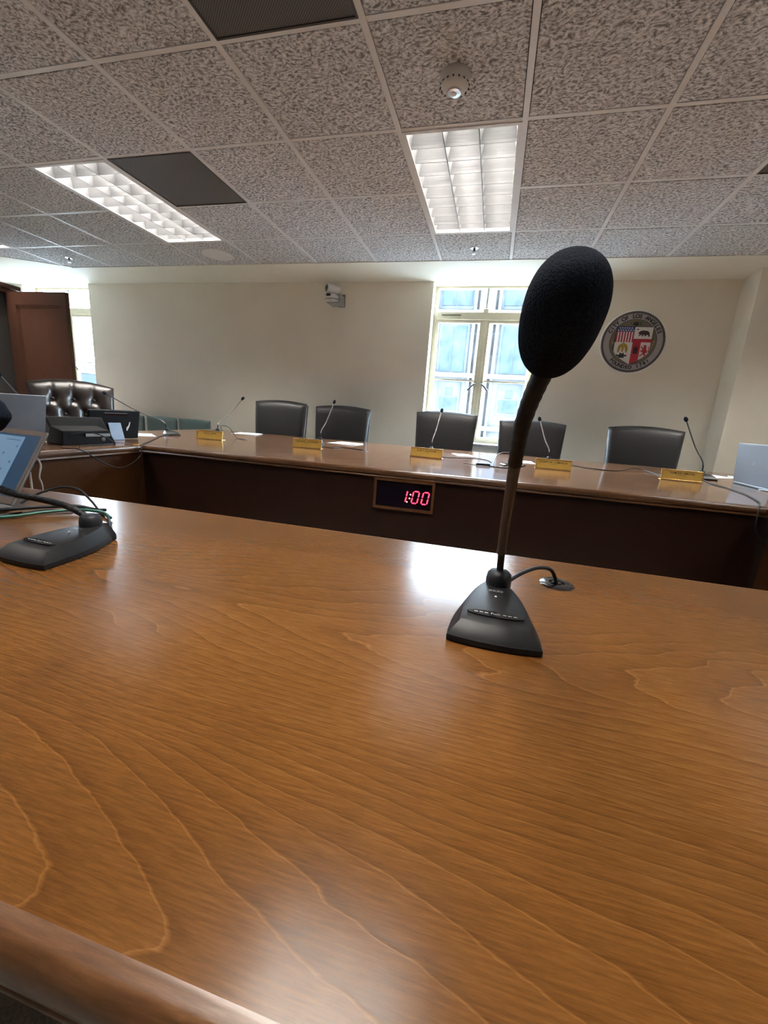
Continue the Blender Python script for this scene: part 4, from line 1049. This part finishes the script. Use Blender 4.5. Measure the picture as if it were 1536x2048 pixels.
flat("fruit", [[(cx + .028 * math.cos(k), cy + .028 * math.sin(k)) for k in (0, 1.05, 2.1, 3.14, 4.2, 5.24)] for cx, cy in ((.60, -.06), (.585, -.14), (.62, .02), (-.60, -.03))], 's_orange', .0207, .0217)
flat("blossom", [[(-.08, .53), (0, .50), (.09, .53), (.06, .60), (0, .63), (-.06, .60)]], 's_ink', .0207, .0215)
SH = [(-.54, .47), (.54, .47), (.54, -.20), (.52, -.32), (.44, -.43), (.28, -.54), (0, -.70), (-.28, -.54), (-.44, -.43), (-.52, -.32), (-.54, -.20)]
flat("shield", [SH], 's_white', .0195, .0225)
flat("shield_outline", [[(-.555, .47), (.555, .47), (.555, .485), (-.555, .485)], [(-.555, -.2), (-.54, -.2), (-.54, .485), (-.555, .485)], [(.54, -.2), (.555, -.2), (.555, .485), (.54, .485)]], 's_ink', .0195, .0228)
flat("blue_canton", [[(-.54, .32), (0, .32), (0, .47), (-.54, .47)]], 's_blue', .0225, .0232)
flat("red_stripes", [[(-.54 + .083 * k, -.01), (-.54 + .083 * k + .042, -.01), (-.54 + .083 * k + .042, .32), (-.54 + .083 * k, .32)] for k in range(7)], 's_red', .0225, .0232)
def star(cx, cy, r_): return [(cx + (r_ if k % 2 == 0 else r_ * .42) * math.sin(math.pi * k / 5), cy + (r_ if k % 2 == 0 else r_ * .42) * math.cos(math.pi * k / 5)) for k in range(10)]
flat("white_stars", [star(-.45 + .072 * k, .432, .032) for k in range(6)] + [star(-.49 + .075 * k, .362, .032) for k in range(7)], 's_white', .0232, .0238)
flat("red_band", [[(0, .0), (.54, .0), (.54, .105), (0, .105)], [(0, 0), (0, -.70), (.245, -.56), (.245, 0)]], 's_red', .0225, .0232)
flat("castle", [[(.06, -.36), (.19, -.36), (.19, -.14), (.165, -.14), (.165, -.18), (.14, -.18), (.14, -.12), (.11, -.12), (.11, -.18), (.085, -.18), (.085, -.14), (.06, -.14)]], 's_dark', .0232, .0236)
flat("castle_door", [[(.105, -.35), (.145, -.35), (.145, -.27), (.125, -.25), (.105, -.27)]], 's_green', .0236, .0240)
bear = [(.10, .285), (.13, .30), (.14, .325), (.165, .335), (.18, .35), (.24, .365), (.30, .36), (.37, .355), (.42, .33), (.45, .29), (.455, .24), (.475, .19), (.45, .175), (.425, .18), (.415, .225), (.375, .23), (.345, .195), (.30, .18), (.315, .205), (.30, .235), (.275, .23), (.265, .185), (.225, .185), (.235, .215), (.215, .24), (.18, .205), (.135, .19), (.13, .21), (.155, .225), (.155, .26), (.125, .262)]
flat("bear", [bear], 's_dark', .0225, .0234)
flat("red_star", [star(.085, .395, .04)], 's_dark', .0225, .0232)
eagle_w = [[(-.30, -.04), (-.40, -.10), (-.43, -.22), (-.41, -.36), (-.36, -.30), (-.33, -.18), (-.29, -.14)], [(-.24, -.04), (-.14, -.10), (-.11, -.22), (-.13, -.36), (-.18, -.30), (-.21, -.18), (-.25, -.14)]]
flat("eagle_wings", eagle_w, 's_gold', .0225, .0234)
flat("eagle_body", [[(-.29, -.05), (-.32, -.03), (-.27, -.015), (-.24, -.045), (-.23, -.14), (-.24, -.28), (-.27, -.34), (-.30, -.28), (-.31, -.14)]], 's_gold', .0234, .0240)
flat("cactus", [[(-.45, -.36), (-.41, -.41), (-.34, -.40), (-.33, -.33), (-.27, -.37), (-.21, -.33), (-.20, -.40), (-.13, -.41), (-.10, -.36), (-.12, -.45), (-.20, -.46), (-.18, -.50), (-.38, -.50), (-.35, -.46), (-.43, -.45)]], 's_ink', .0225, .0236)
lion = [(.34, -.10), (.38, -.08), (.42, -.10), (.44, -.15), (.43, -.20), (.47, -.25), (.46, -.31), (.43, -.34), (.45, -.40), (.41, -.45), (.39, -.44), (.41, -.40), (.37, -.37), (.33, -.40), (.29, -.44), (.27, -.42), (.31, -.38), (.35, -.33), (.32, -.29), (.27, -.28), (.26, -.25), (.31, -.25), (.34, -.22), (.29, -.19), (.27, -.12), (.30, -.12), (.32, -.17), (.36, -.17)]
flat("lion", [lion], 's_red', .0225, .0234)
flat("lion_tail", [[(.46, -.30), (.50, -.27), (.50, -.20), (.48, -.15), (.51, -.13), (.52, -.20), (.525, -.28), (.47, -.335)]], 's_red', .0225, .0234)
def arc_text(body, r_, a0_, step, top, size, name):
    for k, chh in enumerate(body):
        if chh == ' ': continue
        a_ = a0_ + (-step * k if top else step * k)
        me = text_mesh(chh, size, .0004, bold=.0019)
        o = obj(name, me, M['s_ink'], t)
        rz = a_ - R(90) if top else a_ + R(90)
        o.matrix_local = Matrix.Translation((r_ * math.cos(a_), -.0210, r_ * math.sin(a_))) @ RX @ Matrix.Rotation(rz, 4, 'Z')
tx = "CITY OF LOS ANGELES"; st = R(7.35)
arc_text(tx, S * .795, R(90) + st * (len(tx) - 1) / 2, st, True, S * .165, "letter")
tx = "FOUNDED 1781"; st = R(7.9)
arc_text(tx, S * .795, R(-90) - st * (len(tx) - 1) / 2, st, False, S * .150, "letter")
